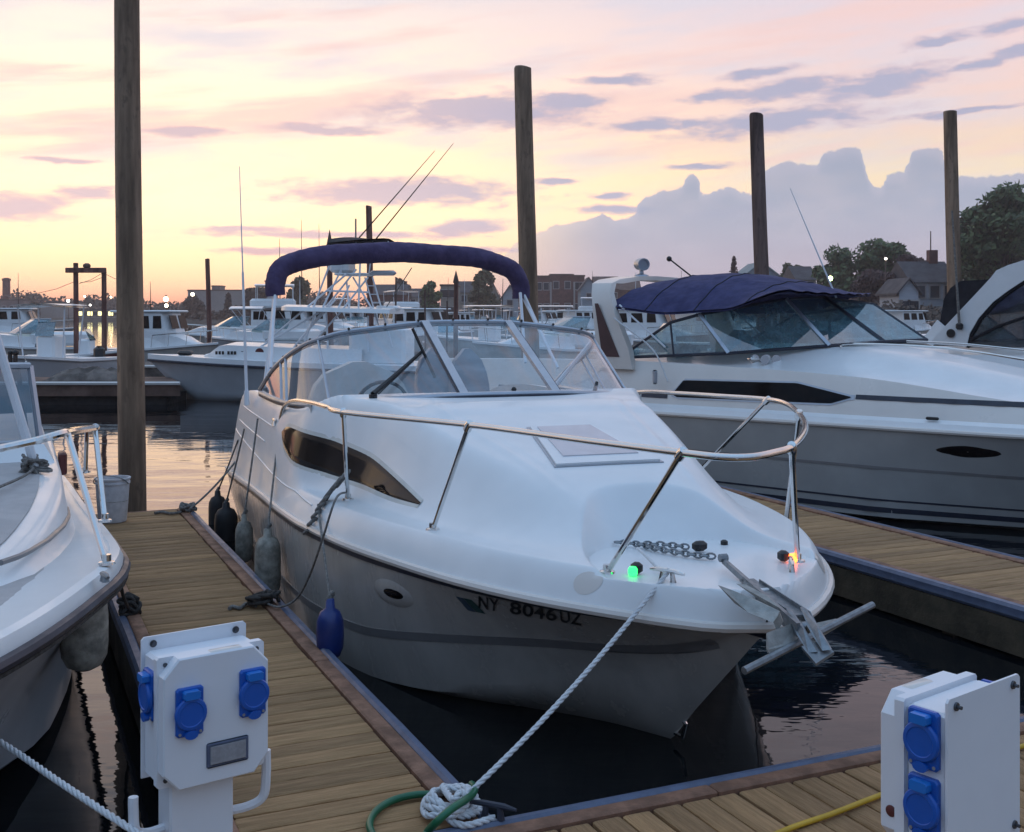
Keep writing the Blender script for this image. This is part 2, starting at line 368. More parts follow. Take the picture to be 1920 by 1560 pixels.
M['fend_b'] = mat('blue_fender', (.012, .035, .19), .35, var=.15)
M['plastic'] = mat('pedestal_white', (.76, .77, .80), .38, var=.02, vscale=5)
M['socket'] = mat('socket_blue', (.008, .10, .46), .35, var=.06)
M['socket_l'] = mat('socket_blue_hinge', (.01, .17, .58), .32, var=.05)
M['meter'] = mat('meter_window', (.34, .34, .36), .2, var=.1, vscale=60)
M['screw'] = mat('dark_screw', (.10, .10, .11), .4, .6)
M['bucket'] = mat('bucket_plastic', (.72, .70, .72), .45, var=.10, vscale=16)
M['black_pl'] = mat('black_plastic', (.015, .015, .017), .45)
M['red_dk'] = mat('dark_red_paint', (.13, .025, .022), .5, var=.15)
M['green_l'] = mat('green_nav_lens', (.02, .4, .1), .2, emit=(.03, 1.0, .16), estr=2.4)
M['red_l'] = mat('red_nav_lens', (.5, .03, .01), .2, emit=(1.0, .16, .03), estr=6.0)
M['lamp_w'] = mat('lamp_warm', (.9, .8, .6), .4, emit=(1.0, .86, .60), estr=14.0)
M['lamp_c'] = mat('lamp_cool', (.9, .9, .9), .4, emit=(1.0, .95, .86), estr=12.0)
M['lamp_g'] = mat('lamp_green', (.8, 1, .6), .4, emit=(.72, 1.0, .42), estr=12.0)
M['litwin'] = mat('lit_window', (.9, .8, .4), .4, emit=(1.0, .88, .40), estr=2.2)
M['yel_dk'] = mat('reg_sticker_green', (.035, .09, .085), .5, var=.1)
M['reg_blue'] = mat('reg_sticker_blue', (.05, .085, .13), .5, var=.1)
M['letter'] = mat('black_letters', (.012, .012, .014), .4)
def piling_mat(name, base, wet):
    m = mat(name, base, .85, var=.3, vscale=7.0, stretch=(1, 1, .10), bump=.55, bscale=22); t = m.node_tree; q = NB(t); b = t.nodes['Principled BSDF']
    src = b.inputs['Base Color'].links[0].from_socket
    tcn = q.node('ShaderNodeTexCoord'); x, y, z = q.sep(tcn.outputs['Object'])
    nf, _ = q.noise(tcn.outputs['Object'], 5.0, 4, .6)
    k = q.smooth(q.m('ADD', z, q.m('MULTIPLY', nf, .6)), .5, 1.3)
    spots, _ = q.noise(q.vm('MULTIPLY', tcn.outputs['Object'], (1, 1, .45)), 16.0, 3, .6)
    src = q.mix(q.smooth(spots, .56, .70, 0, .65), src, tuple(c * .35 for c in base))
    q.put(b.inputs['Base Color'], q.mix(k, wet, src)); return m
M['pile'] = piling_mat('piling_wood', (.33, .215, .14), (.09, .085, .06))
M['pile_d'] = piling_mat('piling_wood_dark', (.19, .12, .10), (.02, .02, .018))
M['pile_r'] = piling_mat('piling_wood_red', (.26, .12, .095), (.03, .02, .02))

# ------------------------------------------------------------------ water and shore
def water_mat():
    m = bpy.data.materials.new('harbour_water'); m.use_nodes = True; t = m.node_tree; b = t.nodes['Principled BSDF']; q = NB(t)
    b.inputs['Base Color'].default_value = (.004, .006, .008, 1); b.inputs['Roughness'].default_value = .02; b.inputs['IOR'].default_value = 1.36
    g = q.node('ShaderNodeNewGeometry'); p = g.outputs['Position']
    n1, _ = q.noise(q.vm('MULTIPLY', p, (.55, 1.3, 1)), .9, 2.0, .5)
    n2, _ = q.noise(q.vm('MULTIPLY', p, (.6, 1.4, 1)), 3.6, 3.0, .55)
    hgt = q.m('ADD', q.m('MULTIPLY', n1, .85), q.m('MULTIPLY', n2, .16))
    bn = q.node('ShaderNodeBump'); bn.inputs['Strength'].default_value = .42; bn.inputs['Distance'].default_value = .035
    q.put(bn.inputs['Height'], hgt); q.put(b.inputs['Normal'], bn.outputs[0]); return m
M['water'] = water_mat()
tag(MB().quad((-735, -70, 0), (735, -70, 0), (735, 516, 0), (-735, 516, 0)).build('water', M['water'], smooth=False), kind='structure')
M['soil'] = mat('shore_ground', (.085, .075, .062), .95, var=.3, vscale=.2)
shore_line = [(-730, 318), (-260, 305), (-110, 300), (-60, 270), (-30, 215), (0, 185), (30, 150), (46, 112), (62, 92), (110, 76), (240, 60), (730, 54)]
sb = MB()
for (x0, y0), (x1, y1) in zip(shore_line, shore_line[1:]):
    sb.quad((x0, y0, -.3), (x1, y1, -.3), (x1, y1 + 2, .9), (x0, y0 + 2, .9))
    sb.quad((x0, y0 + 2, .9), (x1, y1 + 2, .9), (x1, 514, 2.0), (x0, 514, 2.0))
tag(sb.build('shore', M['soil'], smooth=False), kind='structure')

# ------------------------------------------------------------------ docks
PIER = Frame(-.05, 3.84, 24.0); MD = Frame(-.05, 3.84, 114.0)
DZ = .30
def planks(x0, x1, y0, y1, pw=.118, gap=.012, seed=1, jag=.004):
    rnd = random.Random(seed); mb = MB(); x = x0
    while x < x1 - .02:
        wd = min(pw, x1 - x) - gap
        dz = rnd.uniform(-.0025, .0025); e0, e1 = rnd.uniform(-jag, jag), rnd.uniform(-jag, jag)
        cx, cy = x + wd / 2, (y0 + y1 + e0 + e1) / 2
        mb.cbox((cx, cy, DZ - .018 + dz), (wd, (y1 - y0) + e1 - e0, .036), .005)
        x += pw
    return mb
def dock(name, label, fr, x0, x1, y0, y1, sides, seed):
    """sides: which long edges (lo, hi) carry an edge board and a bumper; planks run across"""
    root = thing(name, label, 'dock', (fr.o[0], fr.o[1], 0), fr.rot)
    a, b = y0 + (.129 if sides[0] else 0), y1 - (.129 if sides[1] else 0)
    planks(x0, x1, a, b, seed=seed).build('deck', M['plank'], root)
    MB().box(((x0+x1)/2, (a+b)/2, .215), (x1-x0-.02, b-a-.02, .09)).build('joists', M['fascia'], root)
    for sgn, on, e in ((-1, sides[0], y0), (1, sides[1], y1)):
        if not on: continue
        eb = MB(); xx = x0; rnd = random.Random(seed + 5)
        while xx < x1 - .05:
            L = min(2.4, x1 - xx); eb.cbox((xx + L/2, e - sgn*.089, DZ - .017 + rnd.uniform(.003, .008)), (L - .004, .070, .05), .006); xx += L
        eb.build('edge_board', M['curb'], root)
        prof = [(e - sgn*.052, .235), (e - sgn*.052, .305), (e - sgn*.040, .318), (e - sgn*.012, .314), (e + sgn*.002, .295), (e - sgn*.001, .27), (e + sgn*.003, .25), (e - sgn*.008, .232)]
        n = 14; secs = []
        for i in range(n + 1):
            X = x0 + (x1 - x0) * i / n; secs.append([(X, y + .002*math.sin(i*1.7), z) for y, z in prof])
        MB().loft(secs, closed=True, caps=True).build('bumper_strip', M['bumper'], root)
        MB().box(((x0+x1)/2, e - sgn*.030, .125), (x1-x0, .045, .20)).build('fascia', M['fascia'], root)
    fb = MB(); xx = x0 + .15
    while xx < x1 - .6:
        fb.cbox((xx + .55, (y0+y1)/2, -.13), (1.1, (y1-y0) - .3, .36), .04); xx += 1.7
    fb.build('float_tubs', M['float'], root)
    return root
pier = dock('finger_pier', 'narrow wooden finger pier running between the left boat and the white cruiser', PIER, -6.75, .0, -.93, .0, (True, True), 3)
MB().cbox((-6.79, -.465, .235), (.07, .94, .12), .01).build('end_board', M['curb'], pier)
md = dock('main_dock', 'wooden dock walkway in the right foreground with the yellow cord lying on it', MD, -1.6, 14.0, -4.6, .0, (False, True), 11)
rpier = dock('finger_pier', 'wooden finger pier beyond the white cruiser, in front of the blue canvas boat', PIER, -10.5, -.01, 3.83, 4.95, (True, True), 23)
for xx in (-1.9, -3.4, -5.4): MB().cbox((xx, 3.90, -.02), (.11, .06, .22), .01).build('fascia_block', M['fascia'], rpier)

# ------------------------------------------------------------------ pilings
def piling(label, top, bot, Y, wpx, m, group, cap=None, name='mooring_piling', seed=0):
    p1 = at(top[0], top[1], Y); p0 = at(bot[0], bot[1], Y); d = (p1 - p0); base = p0 + d * ((-1.2 - p0.z) / d.z)
    r = wpx / F * Y / 2; rnd = random.Random(seed); n = 22; rows = 40; mb = MB(); secs = []
    ph = [rnd.uniform(0, 6.3) for _ in range(6)]
    H = p1 - base
    for i in range(rows + 1):
        t = i / rows; rr = r * (1.06 - .14 * t); c = base + H * t + Vector((.010 * math.sin(t*5 + ph[0]), .01*math.sin(t*4+ph[1]), 0))
        secs.append([c + Vector((math.cos(2*math.pi*k/n), math.sin(2*math.pi*k/n), 0)) * rr * (1 + .022*math.sin(3*2*math.pi*k/n + ph[2] + t*2) + .016*math.sin(7*2*math.pi*k/n + ph[3]) + rnd.uniform(-.006, .006)) for k in range(n)])
    if cap is None:
        c = base + H
        for f_, dz in ((.9, .018 * r / .12), (.55, .03 * r / .12), (.05, .034 * r / .12)):
            secs.append([c + Vector((math.cos(2*math.pi*k/n)*r*.92*f_, math.sin(2*math.pi*k/n)*r*.92*f_, dz + .02*math.sin(2*math.pi*k/n+ph[4])*f_)) for k in range(n)])
    mb.loft(secs, closed=True, caps=True)
    root = thing(name, label, 'piling', base, 0, group)
    for i in range(len(mb.v)): mb.v[i] = tuple(Vector(mb.v[i]) - base)
    mb.build('post', m, root, angle=60)
    if cap:
        c = H; MB().lathe([(r*1.25, -.05), (r*1.25, .0), (r*.95, .12), (r*.05, cap)], c, n=12).build('pointed_cap', M['pile_d'], root)
    return root
G = 'tall wooden pilings in the marina'
piling('tallest and thickest wooden piling, standing at the end of the narrow finger pier', (238, -70), (247, 950), 10.4, 49, M['pile'], G, seed=1)
piling('tall brown piling with a rounded top directly behind the cruiser, right of the rolled canvas', (981, 128), (991, 600), 15.2, 35, M['pile'], G, seed=2)
piling('dark wooden piling rising behind the blue canvas boat', (1418, 216), (1429, 515), 19.5, 27.5, M['pile_d'], G, seed=3)
piling('greenish brown piling in front of the big tree on the right', (1781, 210), (1791, 560), 20.5, 26, M['pile'], G, seed=4)
piling('thin dark piling rising above the rolled canvas between the outriggers', (691, 387), (695, 620), 45, 12, M['pile_r'], G, seed=5)
piling('thin reddish piling left of the white whip antenna', (389, 486), (393, 655), 50, 9, M['pile_r'], G, seed=6)
piling('short dark piling with a pointed cap below the right half of the rolled canvas', (855, 528), (855, 612), 42, 9, M['pile_r'], G, cap=.42, seed=7)
piling('dark piling with a tall pointed cap just left of the tuna tower', (618, 462), (620, 640), 42, 11, M['pile_r'], G, cap=.62, seed=8)
for u, v0, v1, lab in ((797, 545, 605, 'thin dark post by the trees, left of the short capped piling'), (838, 565, 607, 'thin short post beside the capped piling'), (742, 520, 560, 'bare thin post on the shore left of the dark tree')):
    piling(lab, (u, v0), (u, v1), 48, 3.5, M['pile_d'], 'thin posts in the far marina', name='post', seed=u)
# boat lift frame
Yl = 36.0
lift = thing('boat_lift', 'dark red timber boat lift frame of two posts and a crossbeam on the left', 'boat lift', at(168, 690, Yl))
def rel(root, mb):
    o = root.location; mb.v = [tuple(Vector(v) - o) for v in mb.v]; return mb
for u0, v0, u1 in ((142, 493, 144), (195, 503, 196)):
    p1, p0 = at(u0, v0, Yl), at(u1, 668, Yl); p0.z = -1.0
    rel(lift, MB().tube([p0, p0.lerp(p1, .5), p1], [.095, .082, .078], 10)).build('post', M['pile_r'], lift)
a, b = at(126, 507, Yl), at(201, 507, Yl)
rel(lift, MB().cbox((a + b) / 2 + Vector((0, -.12, 0)), (abs(b.x - a.x), .1, .16), .01)).build('crossbeam', M['pile_r'], lift)
rel(lift, MB().cbox(at(165, 500, Yl) + Vector((0, -.1, .02)), (.20, .22, .17), .05)).build('winch_motor', M['pile_d'], lift)
wl = MB()
for q0, q1 in (((192, 512), (148, 532)), ((192, 520), (150, 530)), ((70, 550), (140, 528)), ((200, 515), (230, 524))):
    p, r = at(*q0, Yl), at(*q1, Yl); wl.tube([p, (p + r) / 2 - Vector((0, 0, .05)), r], .008, 5)
rel(lift, wl).build('cable', M['rope_d'], lift)

# ------------------------------------------------------------------ main cruiser
B = Frame(-.85, 9.90, 19.5)
boat = thing('cruiser_boat', 'white cabin cruiser with rolled navy canvas and bow rail in the middle of the photo', 'boat', (B.o[0], B.o[1], 0), B.rot)
yr = pchip([(-2.1, 1.36), (-1.3, 1.41), (0, 1.42), (1.5, 1.42), (2.4, 1.39), (3.0, 1.32), (3.5, 1.24), (4.0, 1.12), (4.4, 1.00), (4.8, .83), (5.1, .655), (5.3, .50), (5.45, .345), (5.56, .19), (5.62, .0)])
zr = pchip([(-2.1, .46), (-1.3, .52), (-.3, .585), (.6, .64), (1.8, .69), (3, .72), (4.4, .75), (5.2, .755), (5.62, .735)])
zk = pchip([(-2.1, -.34), (3, -.36), (3.8, -.28), (4.3, -.16), (4.78, 0), (4.97, .17), (5.2, .37), (5.42, .56), (5.56, .68), (5.62, .72)])
yc = pchip([(-2.1, 1.24), (1.5, 1.33), (2.4, 1.31), (3.0, 1.24), (3.4, 1.12), (3.8, .93), (4.3, .58), (4.6, .39), (5.0, .20), (5.3, .09), (5.5, .03), (5.62, 0)])
zc = pchip([(-2.1, -.05), (2, -.04), (3.4, .0), (3.8, .03), (4.3, .13), (4.6, .25), (5.0, .43), (5.3, .59), (5.5, .69), (5.62, .725)])
ws = pchip([(-2.1, .02), (3, .25), (3.4, .27), (4.0, .36), (4.6, .46), (5.1, .53), (5.62, .72)])
def hull_y(x, z):
    """half breadth of the hull at height z"""
    a, b, c = zk(x), zc(x), zr(x)
    if z <= b: return yc(x) * max(0.0, min(1, (z - a) / max(1e-4, b - a))) ** .9
    t = min(1.0, (z - b) / max(1e-4, c - b)); fl = sstep((x - 3.0) / 1.8)
    g = (1 - fl) * (1 - (1 - t) ** 1.6) + fl * t ** 1.12
    return yc(x) + (yr(x) - yc(x)) * g
XS = list(np.linspace(-2.1, 4.2, 40)) + list(np.linspace(4.3, 5.5, 26)) + [5.54, 5.57, 5.595, 5.61, 5.619]
def hull_ring(x):
    a, b, c = zk(x), zc(x), zr(x)
    zs = [a + (b - a) * i / 5 for i in range(6)] + [b + (c - b) * i / 12 for i in range(1, 13)]
    st = [(x, -hull_y(x, z), z) for z in zs]; return [(p[0], -p[1], p[2]) for p in reversed(st)] + st[1:]
hb = MB().loft([hull_ring(x) for x in XS]); n = len(hull_ring(0)); hb.f.append(tuple(range(n)))
def two_tone(o, zf, m2):
    o.data.materials.append(m2)
    for p in o.data.polygons:
        if p.center.z < zf(p.center.x): p.material_index = 1
hull = hb.build('hull', M['gel_side'], boat, angle=35)
def hull_strip(zf, h, off, x0=-2.08, x1=5.6, n=110, side=(-1, 1)):
    mb = MB()
    for sgn in side:
        secs = []
        for i in range(n + 1):
            x = x0 + (x1 - x0) * i / n; r = []
            for k in range(5):
                z = zf(x) + h * (k / 4 - .5); r.append((x, sgn * (hull_y(x, z) + off), z))
            r += [(x, sgn * max(0, hull_y(x, zf(x) + h * .5) - .01), zf(x) + h * .5), (x, sgn * max(0, hull_y(x, zf(x) - h * .5) - .01), zf(x) - h * .5)]
            secs.append(r)
        mb.loft(secs, closed=True)
    return mb
hull_strip(lambda x: ws(x), .045, .004, x1=5.35).build('hull_stripe', M['stripe'], boat)
hull_strip(lambda x: zr(x) - .028, .032, .010, x1=5.615).build('rail_insert', M['navy'], boat)
edge = [(x, -yr(x), zr(x)) for x in np.linspace(-2.1, 5.3, 66)] + [(x, -yr(x), zr(x)) for x in (5.4, 5.47, 5.53, 5.57, 5.6)]
edge = edge + [(5.622, 0, zr(5.62))] + [(x, -y, z) for x, y, z in reversed(edge)]
MB().tube([(x, y * 1.004, z + .004) for x, y, z in edge], .022, 8).build('rub_rail', M['gel_beige'], boat)
# deck moulding as a height field across the rail outline
T = pchip([(-2.1, .92), (-1.7, 1.16), (-1.2, 1.28), (-.3, 1.335), (1.5, 1.335), (1.85, 1.37), (2.2, 1.47), (2.55, 1.46), (3.0, 1.40), (3.5, 1.305), (4.1, 1.185), (4.5, 1.08), (4.85, .965), (5.1, .905), (5.3, .885), (5.62, .87)])
E0 = pchip([(-2.1, .0), (1.0, .0), (1.85, .02), (2.3, .15), (2.8, .245), (3.5, .235), (4.2, .21), (4.8, .18), (5.62, .15)])
EW = pchip([(-2.1, .13), (1.0, .14), (1.85, .18), (2.3, .26), (2.8, .30), (3.5, .36), (4.2, .44), (4.8, .52), (5.62, .5)])
def deck_z(x, y):
    ay = abs(y); e = max(0.0, yr(x) - ay); zd = zr(x) + .165
    zb = zr(x) + .165 * sstep(min(1, e / .10) * .5 + .5) * 2 - .165 if e < .10 else zd
    zb = zr(x) + .165 * (1 - (1 - min(1, e / .11)) ** 1.7)
    t = sstep((e - E0(x)) / EW(x)); tz = max(T(x), zd)
    crown = 1.0 - .05 * (ay / max(.3, yr(x))) ** 2
    z = zb + (tz - zb) * t * (crown if x > 2.2 else 1.0)
    if 2.4 < x < 4.5:     # two moulded ridges on the cabin top
        rid = .30 + .14 * (4.5 - x); z += .014 * math.exp(-((ay - rid * 1.15) / .035) ** 2) * sstep((4.5 - x) / .4) * sstep((x - 2.6) / .3)
        z += .016 * sstep((rid * 1.15 - ay) / .08) * sstep((4.6 - x) / .5) * sstep((x - 2.6) / .3)
    if 2.4 < x < 3.2 and ay < .95:  # brow in front of the windshield
        z += .012 * sstep((.85 - ay) / .12) * sstep((x - 2.75) / .05) * sstep((3.1 - x) / .1)
    if x > 4.3 and ay < .62:   # scooped anchor locker
        d = x - (4.335 + (abs(y - .02) / .41) ** 3 * .30)
        dd = (math.sqrt(d * d + .0003) + d) / 2 - .004
        if d > -.05: z = max(min(z, .885), z - max(0, dd) * .80 * sstep((.56 - ay) / .13))
    return z
NX, NT = 150, 210
xs = list(np.linspace(-2.1, 4.27, 124)) + list(np.linspace(4.28, 5.1, 84)) + list(np.linspace(5.12, 5.4, 14)) + [5.45, 5.5, 5.54, 5.57, 5.59, 5.605, 5.615]
ts = [math.sin(math.pi / 2 * (2 * j / NT - 1)) * .55 + (2 * j / NT - 1) * .45 for j in range(NT + 1)]
dv = []; df = []
for x in xs:
    for t in ts: y = t * yr(x); dv.append((x, y, deck_z(x, y)))
for i in range(len(xs) - 1):
    for j in range(NT):
        xm = (xs[i] + xs[i+1]) / 2; tm = (ts[j] + ts[j+1]) / 2
        if xm < 1.95 and abs(tm) < .86: continue
        a = i * (NT + 1) + j; df.append((a, a + NT + 1, a + NT + 2, a + 1))
MB().add(dv, df).build('deck', M['gel'], boat, angle=31)
# cockpit liner, dash and seats
cw = MB()
for sgn in (-1, 1):
    secs = [[(x, sgn * yr(x) * .862, z) for z in (T(x) + .004, .9, .34)] for x in np.linspace(-2.05, 1.97, 16)]
    cw.loft(secs)
cw.quad((-2.05, -1.18, .34), (1.97, -1.2, .34), (1.97, 1.2, .34), (-2.05, 1.18, .34))
cw.quad((1.96, -1.2, .34), (1.96, 1.2, .34), (1.96, 1.2, 1.38), (1.96, -1.2, 1.38))
cw.quad((-2.02, -1.2, .34), (-2.02, 1.2, .34), (-2.02, 1.2, .9), (-2.02, -1.2, .9))
cw.build('cockpit_liner', M['interior'], boat, smooth=False)
def seat(c, wd, h, m, thick=.16, rake=.25):
    mb = MB(); secs = []
    for i in range(9):
        a = i / 8; zz = h * a; hw = wd / 2 * (1 if a < .55 else math.sqrt(max(0.02, 1 - ((a - .55) / .45) ** 2)))
        th = thick * (1 - .35 * a); cx = c[0] - rake * zz
        secs.append([(cx - th/2, c[1] - hw, c[2] + zz), (cx - th/2, c[1] + hw, c[2] + zz), (cx, c[1] + hw * 1.04, c[2] + zz), (cx + th/2, c[1] + hw, c[2] + zz), (cx + th/2, c[1] - hw, c[2] + zz), (cx, c[1] - hw * 1.04, c[2] + zz)])
    return mb.loft(secs, closed=True, caps=True)
seat((.75, -.62, .9), .78, .72, M['vinyl'], .2, .15).build('helm_seat', M['vinyl'], boat, angle=70)
seat((.35, .42, .9), .34, .80, M['vinyl_gr'], .13, .2).build('companion_seat', M['vinyl_gr'], boat, angle=70)
seat((.05, .20, .9), .34, .80, M['vinyl_gr'], .13, .2).build('companion_seat', M['vinyl_gr'], boat, angle=70)
MB().cbox((-1.80, 0, .75), (.24, 2.1, .36), .08).build('stern_bench', M['vinyl'], boat)
wheel = MB(); wheel.tube([(1.48 + .05*math.sin(a), -.62 + .19*math.cos(a), 1.33 + .18*math.sin(a)) for a in np.linspace(0, 2*math.pi, 25)[:-1]], .014, 6, closed=True)
for a in (0.5, 2.6, 4.7): wheel.tube([(1.5, -.62, 1.33), (1.48 + .05*math.sin(a), -.62 + .19*math.cos(a), 1.33 + .18*math.sin(a))], .01, 5)
wheel.tube([(1.5, -.62, 1.33), (1.9, -.62, 1.25)], .03, 8)
wheel.build('steering_wheel', M['black_pl'], boat)
# windshield
wb = [(.0, 2.55, 1.47), (.32, 2.53, 1.468), (.62, 2.42, 1.45), (.92, 2.24, 1.425), (1.1, 2.02, 1.395), (1.21, 1.72, 1.365), (1.27, 1.25, 1.35), (1.30, .7, 1.345), (1.31, .05, 1.345)]
wt = [(.0, 1.55, 1.94), (.32, 1.55, 1.935), (.62, 1.57, 1.905), (.92, 1.53, 1.865), (1.07, 1.40, 1.815), (1.15, 1.2, 1.765), (1.225, .88, 1.67), (1.27, .45, 1.545), (1.305, .0, 1.37)]
ub = spline([(x, -n_, z) for n_, x, z in reversed(wb)] + [(x, n_, z) for n_, x, z in wb[1:]], 6)
ut = spline([(x, -n_, z) for n_, x, z in reversed(wt)] + [(x, n_, z) for n_, x, z in wt[1:]], 6)
K = len(ub); mid = (K - 1) // 2
iL, iR = 7 * 6, 9 * 6
sL, sR = 4 * 6, 12 * 6
for a, b in ((0, sL), (sL, iL), (iL, iR), (iR, sR), (sR, K - 1)):
    MB().loft([[ub[i].lerp(ut[i], k / 4) for k in range(5)] for i in range(a, b + 1)]).build('windshield_pane', M['glass'], boat, angle=80)
fo = [Vector(p) for p in ut]
MB().tube(fo, .017, 8).build('windshield_top_rail', M['alu'], boat)
MB().tube([p + Vector((0, 0, -.022)) for p in fo], .010, 6).build('windshield_gasket', M['navy'], boat)
MB().tube([p + Vector((0, 0, .006)) for p in ub], .018, 8).build('windshield_base', M['alu'], boat)
MB().tube([p + Vector((.012, 0, -.012)) for p in ub], .016, 6).build('base_gasket', M['navy'], boat)
for i in (iL, iR):
    a, b = ub[i], ut[i]; nrm = (b - a).cross(Vector((0, 1, 0))).normalized()
    mb = MB(); sd_ = Vector((0, .028, 0))
    mb.prism([a - sd_ + nrm*.012, a + sd_ + nrm*.012, b + sd_ + nrm*.012, b - sd_ + nrm*.012], -nrm * .03)
    mb.build('windshield_mullion', M['alu'], boat, smooth=False)
    MB().prism([a + Vector((0, -.036 if i == iL else .030, 0)) + nrm*.006, a + Vector((0, -.030 if i == iL else .036, 0)) + nrm*.006, b + Vector((0, -.030 if i == iL else .036, 0)) + nrm*.006, b + Vector((0, -.036 if i == iL else .030, 0)) + nrm*.006], -nrm*.02).build('mullion_gasket', M['navy'], boat, smooth=False)
for i in (sL, sR, 2 * 6, 14 * 6, 10, K - 11):
    MB().tube([ub[i], ut[i]], .011, 6).build('side_frame', M['alu'], boat)
sn = MB()
for i in range(6, K - 6, 5): sn.ball(ut[i] + Vector((.012, 0, .02)), .010, 6)
sn.build('snap_studs', M['black_pl'], boat)
# inner brace seen through the starboard and port panes
MB().tube([ut[iR + 22] , Vector((1.1, .75, 1.28))], .018, 6).build('pane_brace', M['white_alu'], boat)
# wiper
wp0 = B.pz(684, 752, T(2.3)); wp0 = Vector((2.30, -.88, 1.43))
i1 = iL - 3; wtop = ub[i1].lerp(ut[i1], .56) + Vector((.04, 0, .02))
wm = MB(); wm.tube([wp0 + Vector((.05, 0, .0)), wp0 + Vector((.05, 0, .05))], .028, 8)
wm.tube([wp0 + Vector((.04, 0, .05)), wp0.lerp(wtop, .35) + Vector((.03, 0, .03)), wtop], [.020, .016, .008], 6)
wm.tube([wp0 + Vector((.03, .04, .05)), wtop + Vector((-.02, .02, 0))], .005, 5)
wm.tube([wtop + Vector((.0, -.06, .16)), wtop + Vector((0, .10, -.18))], .011, 5)
wm.build('windshield_wiper', M['black_pl'], boat)
MB().tube([(2.28, .70, 1.44), (2.24, .74, 1.52)], [.016, .012], 6).build('second_wiper_stub', M['black_pl'], boat)
MB().ball((2.50, .03, 1.50), .018, 8).build('center_latch', M['black_pl'], boat)
# cabin side windows, draped on the trunk side
def side_pt(x, z, sgn, off):
    lo, hi = 0.02, .9
    for _ in range(30):
        m_ = (lo + hi) / 2
        if deck_z(x, yr(x) - m_) < z: lo = m_
        else: hi = m_
    y = yr(x) - hi; eps = .01
    gx = (deck_z(x + eps, y) - deck_z(x - eps, y)) / (2*eps); gy = (deck_z(x, y + eps) - deck_z(x, y - eps)) / (2*eps)
    nv = Vector((-gx, -gy, 1)).normalized(); p = Vector((x, y, z)) + nv * off
    return Vector((p.x, sgn * p.y, p.z))
wtop_ = pchip([(1.42, 1.165), (1.47, 1.20), (1.60, 1.222), (1.8, 1.222), (2.1, 1.205), (2.64, 1.145), (3.1, 1.065), (3.58, .972)])
wbot_ = pchip([(1.42, 1.155), (1.47, 1.11), (1.60, 1.055), (1.8, 1.015), (2.2, .975), (2.8, .955), (3.2, .95), (3.58, .960)])
for sgn in (-1, 1):
    def patch(grow, off):
        secs = []
        for i in range(41):
            x = 1.42 + (3.58 - 1.42) * i / 40; a, b = wbot_(x) - grow, wtop_(x) + grow
            secs.append([side_pt(x, a + (b - a) * k / 8, sgn, off * (1 if 0 < k < 8 else .0)) for k in range(9)])
        return MB().loft(secs)
    patch(.016, .003).build('window_trim', M['locker'], boat, angle=80)
    patch(.0, .007).build('cabin_window', M['dkglass'], boat, angle=80)
# deck hatch
def on_deck(x, y, off=0.0): return Vector((x, y, deck_z(x, y) + off))
def deck_patch(poly, off, h, m, name, parent, res=10):
    a, b, c, d = poly; secs = []
    for i in range(res + 1):
        r = []
        for j in range(res + 1):
            p = Vector(a).lerp(Vector(b), i/res).lerp(Vector(d).lerp(Vector(c), i/res), j/res); r.append(on_deck(p.x, p.y, off))
        secs.append(r)
    mb = MB().loft(secs); rim = [secs[i][0] for i in range(res + 1)] + [secs[res][j] for j in range(1, res + 1)] + [secs[i][res] for i in range(res - 1, -1, -1)] + [secs[0][j] for j in range(res - 1, 0, -1)]
    mb.loft([rim, [p - Vector((0, 0, h)) for p in rim]], closed=True)
    return mb.build(name, m, parent, angle=45)
hx = [(3.42, -.24, 0), (4.12, -.25, 0), (4.12, .27, 0), (3.42, .28, 0)]
hat = deck_patch([(3.42, -.20, 0), (4.08, -.30, 0), (4.08, .30, 0), (3.42, .20, 0)], .016, .04, M['gel'], 'deck_hatch', boat)
deck_patch([(3.45, -.165, 0), (3.98, -.22, 0), (3.98, .22, 0), (3.45, .165, 0)], .021, .01, M['hatchlens'], 'hatch_lens', hat)
deck_patch([(3.405, -.215, 0), (4.095, -.315, 0), (4.095, .315, 0), (3.405, .215, 0)], .006, .02, M['alu'], 'hatch_frame', hat)
MB().lathe([(.018, 0), (.018, .02), (.008, .026)], (4.74, .31, .882), n=8).build('locker_latch', M['black_pl'], boat)
